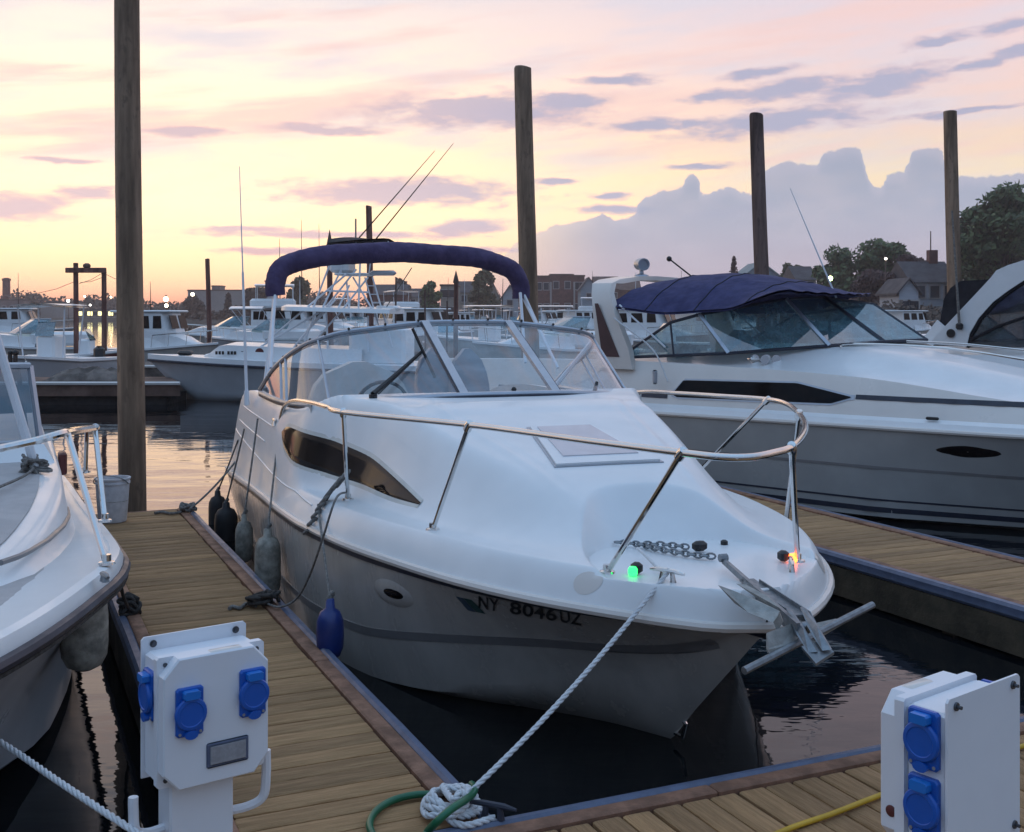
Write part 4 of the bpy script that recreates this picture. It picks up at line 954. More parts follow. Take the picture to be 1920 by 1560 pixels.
# radar arch
def ring_arch(pts, t0, name, m, par):   # pts: list of (y,z,xf,xa) front and aft edge along the arch
    return MB().loft([[(xf, y * 1.0, z), (xf, y * t0, z - (.05 if abs(y) < 1.05 else 0)), (xa, y * t0, z - (.05 if abs(y) < 1.05 else 0)), (xa, y, z)] for y, z, xf, xa in pts], closed=True, caps=True).build(name, m, par, angle=35)
lp = [(-1.27, 1.36, -1.50, -1.98), (-1.27, 1.6, -1.56, -2.02), (-1.26, 2.0, -1.76, -2.08), (-1.22, 2.24, -1.86, -2.13), (-1.12, 2.36, -1.90, -2.20), (-.9, 2.41, -1.95, -2.28), (-.4, 2.46, -2.02, -2.38), (0, 2.47, -2.05, -2.4)]
arch = ring_arch(lp + [(-y, z, a_, b_) for y, z, a_, b_ in reversed(lp[:-1])], .93, 'radar_arch', M['gel_beige'], rb)
for sgn in (-1, 1):
    MB().prism([(-1.68, sgn * 1.274, 1.50), (-1.93, sgn * 1.274, 1.50), (-2.04, sgn * 1.274, 2.12), (-1.99, sgn * 1.274, 2.12)], (0, .004 * sgn, 0)).build('arch_panel', M['maroon'], arch, smooth=False)
spot = MB(); c = Vector((-2.2, -.12, 2.62)); spot.lathe([(.05, -.10), (.075, -.09), (.08, .06), (.078, .10), (.062, .10), (.06, .07)], c, axis=(.75, -.55, -.05), n=14); spot.lathe([(.10, 0), (.09, .03), (.03, .05), (.025, .12)], (-2.2, -.12, 2.455), n=12)
spot.build('spotlight', M['alu'], rb)
ml = MB(); ml.tube([(-1.75, .35, 2.46), (-1.95, .15, 2.68)], .010, 6); ml.ball((-1.96, .14, 2.69), .035, 8); ml.build('masthead_light', M['black_pl'], rb)
# blue canvas top
fz_ = lin([(-1.25, 0), (1.25, 0)])
mb = MB(); secs = []
for i in range(19):
    q = i / 18; x = -2.0 + 2.35 * q; hw = 1.20 - .02 * q; ed = 2.085 - .065 * math.sin(math.pi * min(1, q / .8)) + .16 * sstep((q - .65) / .35); cr = .40 - .10 * abs(q - .5) * 2
    zc0 = 2.20 + .255 * math.sin(math.pi * min(1, (q + .22) / 1.18)) ** .8
    row = []
    for j in range(25):
        t = -1 + 2 * j / 24; row.append((x + .14 * (1 - t * t) - .10 * t, hw * t, ed + (zc0 + .02 - ed) * (1 - abs(t) ** 2.6) + .008 * math.sin(j * 1.9 + i * .8)))
    secs.append(row)
mb.loft(secs); mb.loft([[Vector(p) - Vector((0, 0, .025)) for p in r] for r in secs])
cvt = mb.build('canvas_top', M['canvas2'], rb, angle=80)
for i_ in (4, 9, 14):
    MB().tube([Vector(p) + Vector((0, 0, .002)) for p in secs[i_]], .007, 5).build('seam', M['canvas_dk'], cvt)
for sgn in (-1, 1):
    MB().tube([(-1.75, sgn * 1.18, 2.1), (-1.1, sgn * 1.19, 1.62)], .012, 6).build('canvas_strut', M['white_alu'], rb)
# deck gear
hc = RB.pn(1430, 672, -.88); hc.z = ze(hc.x) + .06
hn = MB()
for k, (dx_, dy_) in enumerate(((-.11, -.03), (.05, -.10), (.12, .02), (-.02, .06))):
    hn.lathe([(.015, -.12), (.018, .02), (.045, .06), (.052, .075)], hc + Vector((dx_, dy_, .02)), axis=(.8, -.6, .05), n=12)
hn.tube([hc + Vector((-.15, 0, -.03)), hc + Vector((.15, 0, -.03))], .012, 6)
hn.build('horn_cluster', M['chrome'], rb)
gr = MB(); gp = [RB.pn(u, v, n_) for u, v, n_ in ((1575, 652, -.55), (1590, 645, -.55), (1700, 648, -.62), (1800, 656, -.72), (1930, 676, -.85))]
gr.tube(spline(gp, 6), .013, 6).build('grab_rail', M['chrome'], rb)
gr = MB(); gp = [RB.pn(u, v, .55) for u, v in ((1700, 640), (1800, 645), (1930, 658))]; gr.tube(spline(gp, 6), .013, 6).build('grab_rail', M['chrome'], rb)
a0, a1 = Vector((.25, .25, 2.18)), Vector((-.25, .1, 3.45))
MB().tube([a0, a0.lerp(a1, .4), a1], [.013, .009, .004], 6).build('whip_antenna', M['white_alu'], rb)
fl_ = RB.pn(1228, 707, -1.36); MB().cbox(fl_, (.06, .05, .16), .02).build('shore_power_inlet', M['alu'], rb)
MB().tube(spline([(-1.75, -1.29, 1.95), (-1.2, -1.3, 1.6), (-.95, -1.36, 1.25)], 5), .009, 5).build('shore_cable', M['rope_w'], rb)

# ------------------------------------------------------------------ far right boat with the white curved arch
q0 = at(1840, 640, 16.0); QB = Frame(q0.x + 1.3 * math.cos(R_(47.8)), q0.y + 1.3 * math.sin(R_(47.8)), 47.8)
qb = thing('cruiser_boat', 'white cruiser with a curved white arch and dark canvas at the right edge', 'boat', (QB.o[0], QB.o[1], 0), QB.rot)
gen_hull(qb, -4.5, 5.2, 1.45, lin([(-4.5, 1.0), (5.2, 1.15)]), m=M['gel_side'])
deck_from_sections(qb, 'deck', np.linspace(-4.5, 5.1, 24), lambda x: [(1.44 * (1 - max(0, (x - .2) / 5) ** 2.2), 1.0), (1.25 * (1 - max(0, (x - .2) / 4.95) ** 2.2), 1.42), (0, 1.5)], M['gel'])
outer = [(1742, 645), (1762, 622), (1800, 582), (1835, 545), (1858, 520), (1868, 507), (1890, 497), (1925, 486), (1990, 484)]
inner = [(1812, 650), (1818, 625), (1835, 596), (1862, 566), (1890, 545), (1925, 522), (1960, 512), (1990, 510), (2010, 510)]
mb = MB()
for yy in (-1.3, 1.1):
    o_ = [QB.pn(u, v, -1.3) for u, v in outer]; i_ = [QB.pn(u, v, -1.3) for u, v in inner]
    for P_ in (o_, i_):
        for p in P_: p.y = yy
    mb.loft([[a_, b_, b_ + Vector((0, .12, 0)), a_ + Vector((0, .12, 0))] for a_, b_ in zip(o_, i_)], closed=True, caps=True)
pt_ = QB.pn(1990, 484, -1.3); mb.cbox((pt_.x + .2, 0, pt_.z - .03), (.7, 2.6, .07), .02)
arch2 = mb.build('radar_arch', M['gel'], qb, angle=35)
for yy in (-1.25,):
    ip = [QB.pn(u, v, -1.3) for u, v in [(1812, 652), (1820, 626), (1837, 597), (1864, 567), (1892, 546), (1927, 523), (1990, 512), (1990, 652)]]
    for p in ip: p.y = -1.24
    MB().prism(ip, (0, .02, 0)).build('side_curtain', M['glass_dk'], qb, smooth=False)
    MB().tube([p + Vector((0, -.02, 0)) for p in ip[:7]], .028, 6).build('curtain_frame', M['canvas_dk'], qb)
    MB().tube([QB.pn(1815, 640, -1.27), QB.pn(1870, 612, -1.27), QB.pn(1990, 572, -1.27)], .02, 6).build('curtain_frame', M['canvas_dk'], qb)
cvs = [QB.pn(u, v, -.6) for u, v in [(1762, 606), (1770, 560), (1782, 540), (1800, 527), (1850, 524), (1900, 505), (1900, 560), (1800, 632)]]
MB().prism(cvs, (0, 1.4, 0)).build('folded_canvas', M['canvas_dk'], qb, smooth=False)
pp_ = [QB.pn(u, v, -.9) for u, v in [(1757, 600), (1776, 616), (1748, 648), (1726, 640)]]
MB().prism(pp_, (0, .03, 0)).build('side_wing', M['gel'], qb, smooth=False)
em = QB.pn(1783, 625, -1.31); MB().lathe([(.062, 0), (.062, .01)], em, axis=(0, -1, 0), n=18).build('arch_emblem', M['black_pl'], qb)
a0, a1 = QB.pn(1799, 612, -1.34), QB.pn(1785, 395, -1.36)
ab = MB().tube([a0, a1], [.02, .012], 8).build('whip_antenna', M['rope_g'], qb); MB().cbox(a0, (.1, .06, .09), .02).build('antenna_mount', M['black_pl'], ab)

# ------------------------------------------------------------------ sport fishing boat across the fairway
tip = at(277, 672, 27.0); SB = Frame(0, 0, -95.0); SB = Frame(tip.x - 4.7 * SB.f[0], tip.y - 4.7 * SB.f[1], -95.0)
sb_ = thing('sportfishing_boat', 'grey hulled sport fishing boat with a white tuna tower, seen behind the cruiser', 'boat', (SB.o[0], SB.o[1], 0), SB.rot)
szr = pchip([(-3.6, .72), (0, .80), (3, .90), (4.7, .96)])
_, syr, shy, sxs = gen_hull(sb_, -3.6, 4.7, 1.3, szr, m=M['gel_grey'], stemrake=1.25, blunt=2.0, flare=.5)
MB().tube(sheer_line(syr, szr, sxs, -.05, .005), .03, 6).build('rub_rail', M['navy'], sb_)
deck_from_sections(sb_, 'gunwale', sxs, lambda x: [(syr(x), szr(x) - .03), (syr(x), szr(x) + .09), (max(0, syr(x) - .14), szr(x) + .10), (0, szr(x) + .08)], M['gel'])
deck_from_sections(sb_, 'cabin_trunk', np.linspace(-.6, 3.3, 22), lambda x: [(min(.85, syr(x) * .82) * (1 - max(0, (x - 2.4) / .95) ** 3), szr(x) + .08), (min(.80, syr(x) * .77) * (1 - max(0, (x - 2.4) / .95) ** 3), szr(x) + .10 + .30 * sstep((3.3 - x) / .7)), (0, szr(x) + .14 + .32 * sstep((3.3 - x) / .8))], M['gel'])
w0 = [SB.pn(u, v, 1.0) for u, v in ((488, 668),)][0]
for sgn in (-1, 1):
    MB().lathe([(.10, 0), (.10, .02)], (1.75, sgn * .80, 1.12), axis=(0, sgn, 0), n=14).build('porthole', M['red_dk'], sb_)
for v_ in range(3):
    for k in range((4, 3, 2)[v_]):
        pass
lt = MB()
for x0, n_ in ((2.75, 3), (2.47, 3), (2.15, 2)):
    for k in range(n_): lt.box((x0 - k * .075, .815, 1.11), (.052, .012, .075))
lt.build('registration_number', M['letter'], sb_, smooth=False)
dk = MB(); dk.cbox((3.75, .1, 1.08), (.34, .3, .12), .05); dk.build('windlass_cover', M['black_pl'], sb_)
cb = MB(); cb.cbox((-.9, 0, 1.25), (1.3, 1.3, .9), .08); cb.build('console', M['gel'], sb_)
def tubes(name, m, par, segs, r=.02, n=6):
    mb = MB()
    for s_ in segs: mb.tube(s_, r, n)
    return mb.build(name, m, par)
SP = lambda u, v, n_: SB.pn(u, v, n_)
for sgn in (-.75, .75):
    for u0, v0, u1, v1 in ((566, 655, 590, 590), (615, 660, 612, 590), (690, 660, 690, 592), (735, 650, 720, 592)):
        MB().tube([SP(u0, v0, sgn), SP(u1, v1, sgn)], .022, 6).build('hardtop_leg', M['white_alu'], sb_)
h0, h1 = SP(538, 582, 0), SP(745, 588, 0); htop = MB()
htop.loft([[(h0.x, y * .7, h0.z - .03), (h0.x + .12 * (0), y * .7, h0.z + .05)] for y in (-1, 0, 1)]) if False else None
secs = []
for i in range(13):
    q = i / 12; p = h0.lerp(h1, q); hw = .95 * (1 - (1 - min(1, q / .18)) ** 2 * .5); secs.append([(p.x, -hw, p.z), (p.x, -hw * .95, p.z + .09), (p.x, 0, p.z + .14), (p.x, hw * .95, p.z + .09), (p.x, hw, p.z), (p.x, 0, p.z - .01)])
htop.loft(secs, closed=True, caps=True).build('hardtop', M['gel'], sb_)
tower = MB(); 
segs = []
for sgn in (-.7, .7):
    segs += [[SP(520, 690, sgn), SP(668, 505, sgn * .6)], [SP(602, 583, sgn), SP(640, 505, sgn * .6)], [SP(640, 583, sgn), SP(690, 520, sgn * .6)], [SP(560, 640, sgn), SP(630, 560, sgn * .8)], [SP(632, 582, sgn), SP(655, 535, sgn * .6)], [SP(655, 582, sgn), SP(650, 530, sgn * .6)], [SP(480, 655, sgn), SP(600, 585, sgn)]]
for sgn in (-.7, .7):
    segs += [[SP(500, 640, sgn), SP(652, 512, sgn * .7)], [SP(585, 583, sgn), SP(628, 470, sgn * .7)], [SP(672, 583, sgn), SP(676, 470, sgn * .6)], [SP(545, 690, sgn), SP(640, 583, sgn)], [SP(700, 583, sgn), SP(662, 520, sgn * .5)], [SP(612, 545, sgn * .8), SP(690, 548, sgn * .7)]]
for s_ in segs: MB().tube(s_, .022, 6).build('tower_leg', M['white_alu'], sb_)
pf = SP(665, 515, 0); MB().cbox((pf.x, 0, pf.z), (.75, .95, .05), .02).build('tower_platform', M['gel'], sb_)
bg_ = SP(650, 495, 0); MB().cbox((bg_.x + .1, 0, bg_.z), (.45, .8, .42), .06).build('tower_belly', M['gel'], sb_)
rd = SP(718, 512, 0); MB().cbox((rd.x, 0, rd.z), (.62, .2, .12), .05).build('radar_bar', M['gel_grey'], sb_)
ct0, ct1 = SP(616, 456, 0), SP(730, 450, 0); secs = []
for i in range(9):
    q = i / 8; p = ct0.lerp(ct1, q); hw = .12 + .55 * min(1, q * 1.6); secs.append([(p.x, -hw, p.z), (p.x, 0, p.z + .09 * math.sin(math.pi * min(1, q + .25)) + .03), (p.x, hw, p.z)])
mbc = MB().loft(secs); mbc.loft([[Vector(p) - Vector((0, 0, .04)) for p in r] for r in secs]); mbc.build('tower_sunshade', M['canvas_dk'], sb_, angle=80)
for sgn in (-.45, .45):
    for u0, v0, u1, v1 in ((640, 512, 636, 458), (692, 512, 700, 452), (727, 462, 728, 452)):
        MB().tube([SP(u0, v0, sgn), SP(u1, v1, sgn)], .016, 6).build('tower_post', M['white_alu'], sb_)
for sgn in (-.35, .35):
    lad = MB(); p0_, p1_ = SP(684, 520, sgn), SP(730, 680, sgn); q0_, q1_ = SP(700, 560, sgn * 1.0) + Vector((0, 0, 0)), SP(744, 690, sgn)
    lad.tube([p0_, p1_], .018, 6); lad.tube([p0_ + Vector((-.18, 0, -.0)), p1_ + Vector((-.18, 0, 0))], .018, 6)
    for k in range(1, 10): lad.tube([p0_.lerp(p1_, k/10), p0_.lerp(p1_, k/10) + Vector((-.18, 0, 0))], .011, 5)
    lad.build('tower_ladder', M['white_alu'], sb_)
for u0, v0, u1, v1, s_ in ((668, 452, 815, 283, -.5), (697, 458, 850, 269, .5)):
    MB().tube([SP(u0, v0, s_), SP((u0+u1)/2, (v0+v1)/2, s_ * 1.5), SP(u1, v1, s_ * 2)], [.017, .013, .006], 6).build('outrigger', M['rope_d'], sb_)
MB().tube([SP(667, 462, 0), SP(667, 410, 0)], .02, 6).build('mast', M['galv'], sb_)
MB().tube([SP(725, 575, .6), SP(772, 502, .8)], .012, 5).build('fishing_rod', M['rope_g'], sb_)
MB().cbox(SP(728, 578, 0) , (.55, .5, .12), .05).build('rod_tray', M['gel'], sb_)

# ------------------------------------------------------------------ shore power pedestals
def socket(parent, c, nrm, sc=1.0):
    """hinged blue socket: plate with round spring lid and hinge; c local centre on the surface, nrm local outward normal"""
    nv = Vector(nrm).normalized(); up = Vector((0, 0, 1)); sx = up.cross(nv); c = Vector(c)
    P = lambda a, b, d: c + sx * a * sc + up * b * sc + nv * d * sc
    def slab(hw, z0, z1, d0, d1, b=.006):
        mb = MB(); o = [(-hw + b, z0), (hw - b, z0), (hw, z0 + b), (hw, z1 - b), (hw - b, z1), (-hw + b, z1), (-hw, z1 - b), (-hw, z0 + b)]
        return mb.loft([[P(a, z, d0) for a, z in o], [P(a, z, d1 - .003) for a, z in o], [P(a * .94, (z - (z0+z1)/2) * .95 + (z0+z1)/2, d1) for a, z in o]], closed=True, caps=True)
    s = slab(.037, -.064, .064, -.002, .010).build('socket', M['socket'], parent, angle=30)
    lid = MB().lathe([(.043, .010), (.044, .016), (.041, .021), (.033, .0225), (.031, .0205), (.018, .0205)], c * 1.0 + up * (-.004 * sc), axis=nv, n=28)
    if sc != 1: pass
    lid.loft([[P(.018 * math.cos(a), -.058 + .012 * math.sin(a), d) for a in np.linspace(0, 2*math.pi, 13)[:-1]] for d in (.010, .022)], closed=True, caps=True)
    lid.build('socket_lid', M['socket'], s, angle=30)
    slab(.022, .036, .058, .008, .030, .004).build('socket_hinge', M['socket_l'], s, angle=30)
    for a in (-.028, .028): MB().lathe([(.004, 0), (.004, .002)], P(a, -.055, .0098), axis=nv, n=8).build('socket_screw', M['alu'], s)
    return s
W_, D_, H_ = .300, .165, .345
def pedestal(label, loc, rz, sockets, meter, zb):
    root = thing('shore_power_pedestal', label, 'power pedestal', (loc[0], loc[1], DZ), rz, 'shore power pedestals on the dock')
    z0 = zb - DZ; zt_ = z0 + H_
    MB().cbox((0, .030, z0 + H_/2 - .004), (W_ - .016, .100, H_ - .012), .008).build('housing', M['plastic'], root, angle=30)
    # front cover: cut corners
    c = .045; o = [(-W_/2 + c, z0), (W_/2 - c, z0), (W_/2 - .004, z0 + c), (W_/2 - .004, zt_ - c), (W_/2 - c, zt_), (-W_/2 + c, zt_), (-W_/2 + .004, zt_ - c), (-W_/2 + .004, z0 + c)]
    o2 = [(-W_/2 + .006, z0), (W_/2 - .006, z0), (W_/2, z0 + .006), (W_/2, zt_ - .006), (W_/2 - .006, zt_), (-W_/2 + .006, zt_), (-W_/2, zt_ - .006), (-W_/2, z0 + .006)]
    f = lambda o_, y: [(a, y, b) for a, b in o_]
    cv = MB().loft([f(o2, -.020), f(o2, -.044), f(o, -.0445), f(o, -.080), f([(a * .975, (b - z0 - H_/2) * .978 + z0 + H_/2) for a, b in o], -.084)], closed=True, caps=True)
    cover = cv.build('front_cover', M['plastic'], root, angle=25)
    for a, b in ((-.128, zt_ - .02), (.128, zt_ - .02), (-.128, z0 + .02), (.128, z0 + .02)):
        MB().lathe([(.006, 0), (.006, .004)], (a, -.0445, b), axis=(0, -1, 0), n=8).build('cover_screw', M['screw'], cover)
    # back plate with raised flange
    bp = MB(); o3 = [(-W_/2, z0 - .01), (W_/2, z0 - .01), (W_/2, zt_ + .018), (W_/2 - .008, zt_ + .026), (-W_/2 + .008, zt_ + .026), (-W_/2, zt_ + .018)]
    bp.loft([f(o3, .080), f(o3, .086)], closed=True, caps=True)
    plate = bp.build('back_plate', M['plastic'], root, angle=25)
    for a, b in ((-.118, zt_ + .006), (.118, zt_ + .006), (-.125, z0 + .03), (.125, z0 + .03)):
        MB().lathe([(.010, 0), (.010, .002), (.005, .002), (.005, .009)], (a, .078, b), axis=(0, -1, 0), n=10).lathe([(.010, 0), (.009, .004), (.004, .004), (.004, .014)], (a, .0862, b), axis=(0, 1, 0), n=10).build('plate_screw', M['screw'], plate)
    MB().cbox((.03, -.063, zt_ - .0015), (.09, .030, .008), .003).build('cover_label_recess', M['gel_beige'], cover)
    for kind, a, b in sockets:
        if kind == 'front': socket(root, (a, -.084, z0 + b), (0, -1, 0))
        elif kind == 'left': socket(root, (-W_/2 + .006, a, z0 + b), (-1, 0, 0))
        else: socket(root, (W_/2 - .006, a, z0 + b), (1, 0, 0))
    if meter:
        w_ = MB().cbox((.028, -.0855, z0 + .075), (.118, .008, .066), .004).build('meter_frame', M['bumper'], root, angle=30)
        MB().cbox((.028, -.0905, z0 + .075), (.100, .004, .050), .002).build('meter_window', M['meter'], w_, angle=30)
    else:
        MB().lathe([(.013, 0), (.013, .004), (.009, .006)], (W_/2 - .006, -.055, z0 + .085), axis=(1, 0, 0), n=16).build('reset_button', M['red_dk'], root)
    MB().cbox((-.02, .020, z0/2), (.178, .095, z0 + .01), .006).build('post', M['plastic'], root, angle=30)
    MB().cbox((-.02, .020, .006), (.26, .18, .012), .004).build('foot_plate', M['plastic'], root)
    for sgn, top in ((-1, .02), (1, .06)):
        pth = spline([(-.02 + sgn * .07, .03, z0 - .135), (-.02 + sgn * .14, .0, z0 - .125), (-.02 + sgn * .178, -.02, z0 - .10), (-.02 + sgn * .185, -.025, z0 - .04), (-.02 + sgn * .185, -.025, z0 + top - .03)], 5)
        MB().tube(pth, .013, 8).build('cable_hook', M['plastic'], root)
    return root
pedestal('white power pedestal with three blue sockets and a meter window, standing on the left', (-.836, 3.13), R_(36), [('front', -.078, .205), ('front', .098, .222), ('left', .020, .235)], True, .75)
c218 = Matrix.Rotation(R_(218), 2); q_ = Vector((.932, 2.46)) - c218 @ Vector((W_/2, .083))
pedestal('white power pedestal seen from behind, two blue sockets on its side, lower right', (q_.x, q_.y), R_(218), [('right', .028, .272), ('right', .028, .126), ('left', .028, .272), ('left', .028, .126), ('front', -.09, .21)], False, .800)

# ------------------------------------------------------------------ lines, hose, cord, fenders, bucket
def line_thing(name, label, cat, path, r, m, rope=False, group=None, n=8):
    o = path[0]; mb = MB()
    if rope: mb.rope(path, r)
    else: mb.tube(path, r, n)
    return tag(mb.build(name, m, at_=o, angle=70), label, cat, group)
cl = B.w(5.33, -.30, deck_z(5.33, .30) + .035)
st_ = onz(886, 1481, .345)
sag = lambda a, b, s_, n_=14: [Vector(a).lerp(Vector(b), i / n_) - Vector((0, 0, s_ * 4 * (i / n_) * (1 - i / n_))) for i in range(n_ + 1)]
coil = [onz(868, 1503, .335)]
rnd = random.Random(3); cc0 = onz(846, 1524, .30)
for k in range(64):
    a = k * 2 * math.pi / 15 + 1.0; rr = .105 - .0135 * (k / 15) + rnd.uniform(-.006, .006)
    coil.append(cc0 + Vector((rr * math.cos(a) * 1.0, rr * math.sin(a) * 1.15, .022 + .006 * (k / 8) + .012 * math.sin(k * .9))))
for u, v, z in ((850, 1500, .39), (862, 1485, .40), (872, 1490, .40), (874, 1508, .37), (855, 1525, .36), (840, 1535, .34), (870, 1548, .325), (905, 1540, .325), (926, 1533, .322)): coil.append(onz(u, v, z))
mline = [st_] ; mline = sag(st_, cl, .035)
line_thing('mooring_rope', 'taut white twisted rope from the dock edge up to the bow of the cruiser', 'rope', mline, .0098, M['rope_w'], True)
line_thing('rope_coil', 'coiled white rope heap on the corner of the finger pier', 'rope', spline(coil, 4), .0115, M['rope_w'], True)
ck = thing('dock_cleat', 'dark dock cleat on the bumper where the coiled white rope ends', 'cleat', onz(924, 1534, .318), -.4)
cleat((0, 0, 0), 0, M['navy'], ck).name = 'cleat_horn'
bl = [B.w(4.88, -.22, .93), B.w(5.0, -.24, .925), B.w(5.2, -.27, deck_z(5.2, .27) + .02), B.w(5.34, -.30, deck_z(5.33, .3) + .05)]
line_thing('bow_line', 'thin white line running from the anchor locker to the bow cleat', 'rope', spline(bl, 6), .007, M['rope_w'])
hz = DZ + .017
h1 = [onz(u, v, hz) for u, v in ((735, 1640), (702, 1572), (693, 1545), (706, 1520), (738, 1500), (780, 1490), (828, 1488), (850, 1489))]
h1[-1].z = hz + .02
h2 = [onz(u, v, z) for u, v, z in ((770, 1620, hz), (798, 1565, hz), (820, 1540, hz + .06), (845, 1518, hz + .085), (872, 1500, hz + .085), (886, 1489, hz + .06), (890, 1478, hz + .01), (884, 1470, hz))]
line_thing('garden_hose', 'green garden hose looping across the planks of the finger pier', 'hose', spline(h1, 8), .013, M['hose'])
line_thing('garden_hose', 'green garden hose lying over the coiled white rope', 'hose', spline(h2, 8), .013, M['hose'])
yc_ = [onz(u, v, DZ + .012) for u, v in ((1930, 1395), (1790, 1440), (1645, 1493), (1560, 1526), (1460, 1562), (1300, 1640))]
line_thing('power_cord', 'yellow power cord lying across the planks of the main dock', 'cord', spline(yc_, 8), .0095, M['yellow'])
wl_ = [at(-160, 1300, 3.9), at(0, 1391, 3.55), at(120, 1472, 3.25), at(243, 1553, 2.98), at(290, 1580, 2.93)]
line_thing('mooring_rope', 'white rope from the left boat to the hook of the left power pedestal', 'rope', spline(wl_, 8), .0095, M['rope_w'], True)
# rope on the finger pier with the line up to the cruiser
s1 = B.w(2.80, -1.14, deck_z(2.8, 1.14) + .05)
fw = lambda u, v, n_: (lambda p: B.w(p.x, p.y, p.z))(B.pn(u, v, n_))
dl = [s1, fw(630, 935, -1.36), fw(605, 1010, -1.43), fw(580, 1080, -1.46), fw(556, 1122, -1.48), onz(524, 1138, .335), onz(492, 1128, .335)]
line_thing('dock_line', 'dark grey dock line sagging from the rail of the cruiser to the finger pier', 'rope', spline(dl, 8), .0062, M['rope_g'])
def tangle(name, label, c, sx, sy, sz, n_, r, m, seed, group=None):
    rnd = random.Random(seed); pts = []
    for i in range(n_):
        a = i * 1.35 + rnd.uniform(-.4, .4); q = rnd.uniform(.35, 1.0)
        pts.append(Vector(c) + Vector((sx * q * math.cos(a), sy * q * math.sin(a), sz * rnd.uniform(0, 1))))
    return line_thing(name, label, 'rope', spline(pts, 4), r, m)
tangle('rope_bundle', 'dark rope bundle on the finger pier where the dark dock line ends', onz(492, 1132, .315), .10, .09, .07, 40, .011, M['rope_d'], 2)
line_thing('rope_tail', 'frayed grey rope tail lying on the planks beside the dark rope bundle', 'rope', spline([onz(u, v, .314) for u, v in ((480, 1136), (462, 1132), (450, 1140), (436, 1137), (430, 1141))], 6), .011, M['rope_g'])
lb_ = thing('rope_lashing', 'grey rope lashed in a bundle round the base of the aft rail stanchion', 'rope', B.w(2.78, -1.13, .95))
rnd = random.Random(12); pts = []
for i in range(46):
    q = i / 45; p = Vector((.0, -.02 - .22 * q, .06 - .30 * q ** 1.5)); a = i * 1.25
    M2 = Matrix.Rotation(B.rot, 3, 'Z'); pts.append(M2 @ (p + Vector((.065 * (1 - .4*q) * math.cos(a), .03 * math.sin(a), .05 * (1 - .4*q) * math.sin(a + .6)))))
MB().tube(spline(pts, 4), .011, 6).build('lashing_turns', M['rope_g'], lb_)
tangle('rope_bundle', 'dark rope knot on the finger pier beside the bow of the left boat', onz(242, 1150, .315), .06, .06, .10, 40, .011, M['rope_d'], 5)
line_thing('dock_line', 'short dark line from the left boat down to the rope knot on the pier', 'rope', spline([at(225, 1092, 5.1), at(232, 1120, 5.6), onz(241, 1140, .38)], 6), .009, M['rope_d'])
tangle('rope_bundle', 'pale grey rope knot on the far end of the finger pier', onz(350, 957, .32), .09, .07, .06, 30, .012, M['rope_g'], 8)
line_thing('dock_line', 'grey line from the far end of the finger pier to the stern of the cruiser', 'rope', sag(onz(355, 955, .36), B.w(-1.2, -1.36, .66), .03), .009, M['rope_g'])
line_thing('rope_scrap', 'weathered rope lying along the far edge of the finger pier', 'rope', spline([onz(u, v, .315) for u, v in ((290, 962), (305, 960), (322, 963), (340, 960))], 5), .012, M['rope_g'])
def fender(label, top, c, r, h, m, eye=True):
    """c: centre (world); top: where its line is tied (world)"""
    root = thing('boat_fender', label, 'fender', c - Vector((0, 0, h / 2)), 0, 'fenders hanging along the boats')
    MB().lathe([(.02, 0), (r*.35, .0), (r*.72, .018), (r*.95, .06), (r, .11), (r, h - .11), (r*.95, h - .06), (r*.72, h - .018), (r*.35, h), (r*.3, h + .045), (r*.2, h + .05)], (0, 0, 0), n=22).build('body', m, root, angle=60)
    o = root.location; t = Vector((0, 0, h + .04))
    MB().tube(spline([t, t.lerp(Vector(top) - o, .5) + Vector((0, .0, -.01)), Vector(top) - o], 5), .0075, 6).build('line', M['rope_g'], root)
    kn = MB(); 
    for k in range(3): kn.ball(t + Vector((.008*(k-1), .006*k, .015*k)), .017, 6)
    kn.build('knot', M['rope_g'], root)
    return root
fw = lambda u, v, n_: (lambda p: B.w(p.x, p.y, p.z))(B.pn(u, v, n_))
fender('large mottled grey fender hanging beside the cruiser, nearest the dark rope bundle', B.w(1.12, -1.315, 1.10), fw(502, 1062, -1.50), .085, .40, M['fend_g'])
fender('smaller brownish grey fender hanging between the black fender and the large mottled one', B.w(.30, -1.36, 1.16), fw(458, 1015, -1.50), .068, .32, M['fend_g'])
fender('black fender hanging at the stern of the cruiser', B.w(-.55, -1.37, 1.0), fw(424, 990, -1.50), .10, .36, M['black'])
fender('dark blue fender with a pale knot hanging below the rail lashing', B.w(2.72, -1.30, .85), fw(619, 1188, -1.43), .070, .26, M['fend_b'])
lf = LB.loc(at(158, 1178, 4.72)); fender('big weathered grey fender hanging under the bow of the left boat', LB.w(lf.x, lf.y - .06, .93), at(158, 1180, 4.72), .095, .33, M['fend_g'])
fender('second black fender tied behind the stern corner of the cruiser', B.w(-1.05, -1.37, .85), fw(408, 965, -1.50), .085, .36, M['black'])
bk = thing('plastic_bucket', 'whitish plastic bucket standing on the far end of the finger pier', 'bucket', onz(211, 977, .305))
MB().lathe([(.108, 0), (.112, .01), (.126, .20), (.132, .31), (.139, .31), (.139, .325), (.134, .327), (.139, .345), (.143, .345), (.143, .357), (.128, .357), (.124, .30), (.108, .02)], (0, 0, 0), n=28).build('pail', M['bucket'], bk, angle=40)
MB().lathe([(.126, .17), (.118, .175), (.03, .19)], (0, 0, 0), n=20).build('contents', M['fascia'], bk)
MB().tube([(.14*math.cos(a), .14*math.sin(a) * .75 - .03, .31 - .08*math.sin(a)) for a in np.linspace(math.pi, 2*math.pi, 14)], .004, 5).build('handle', M['galv'], bk)

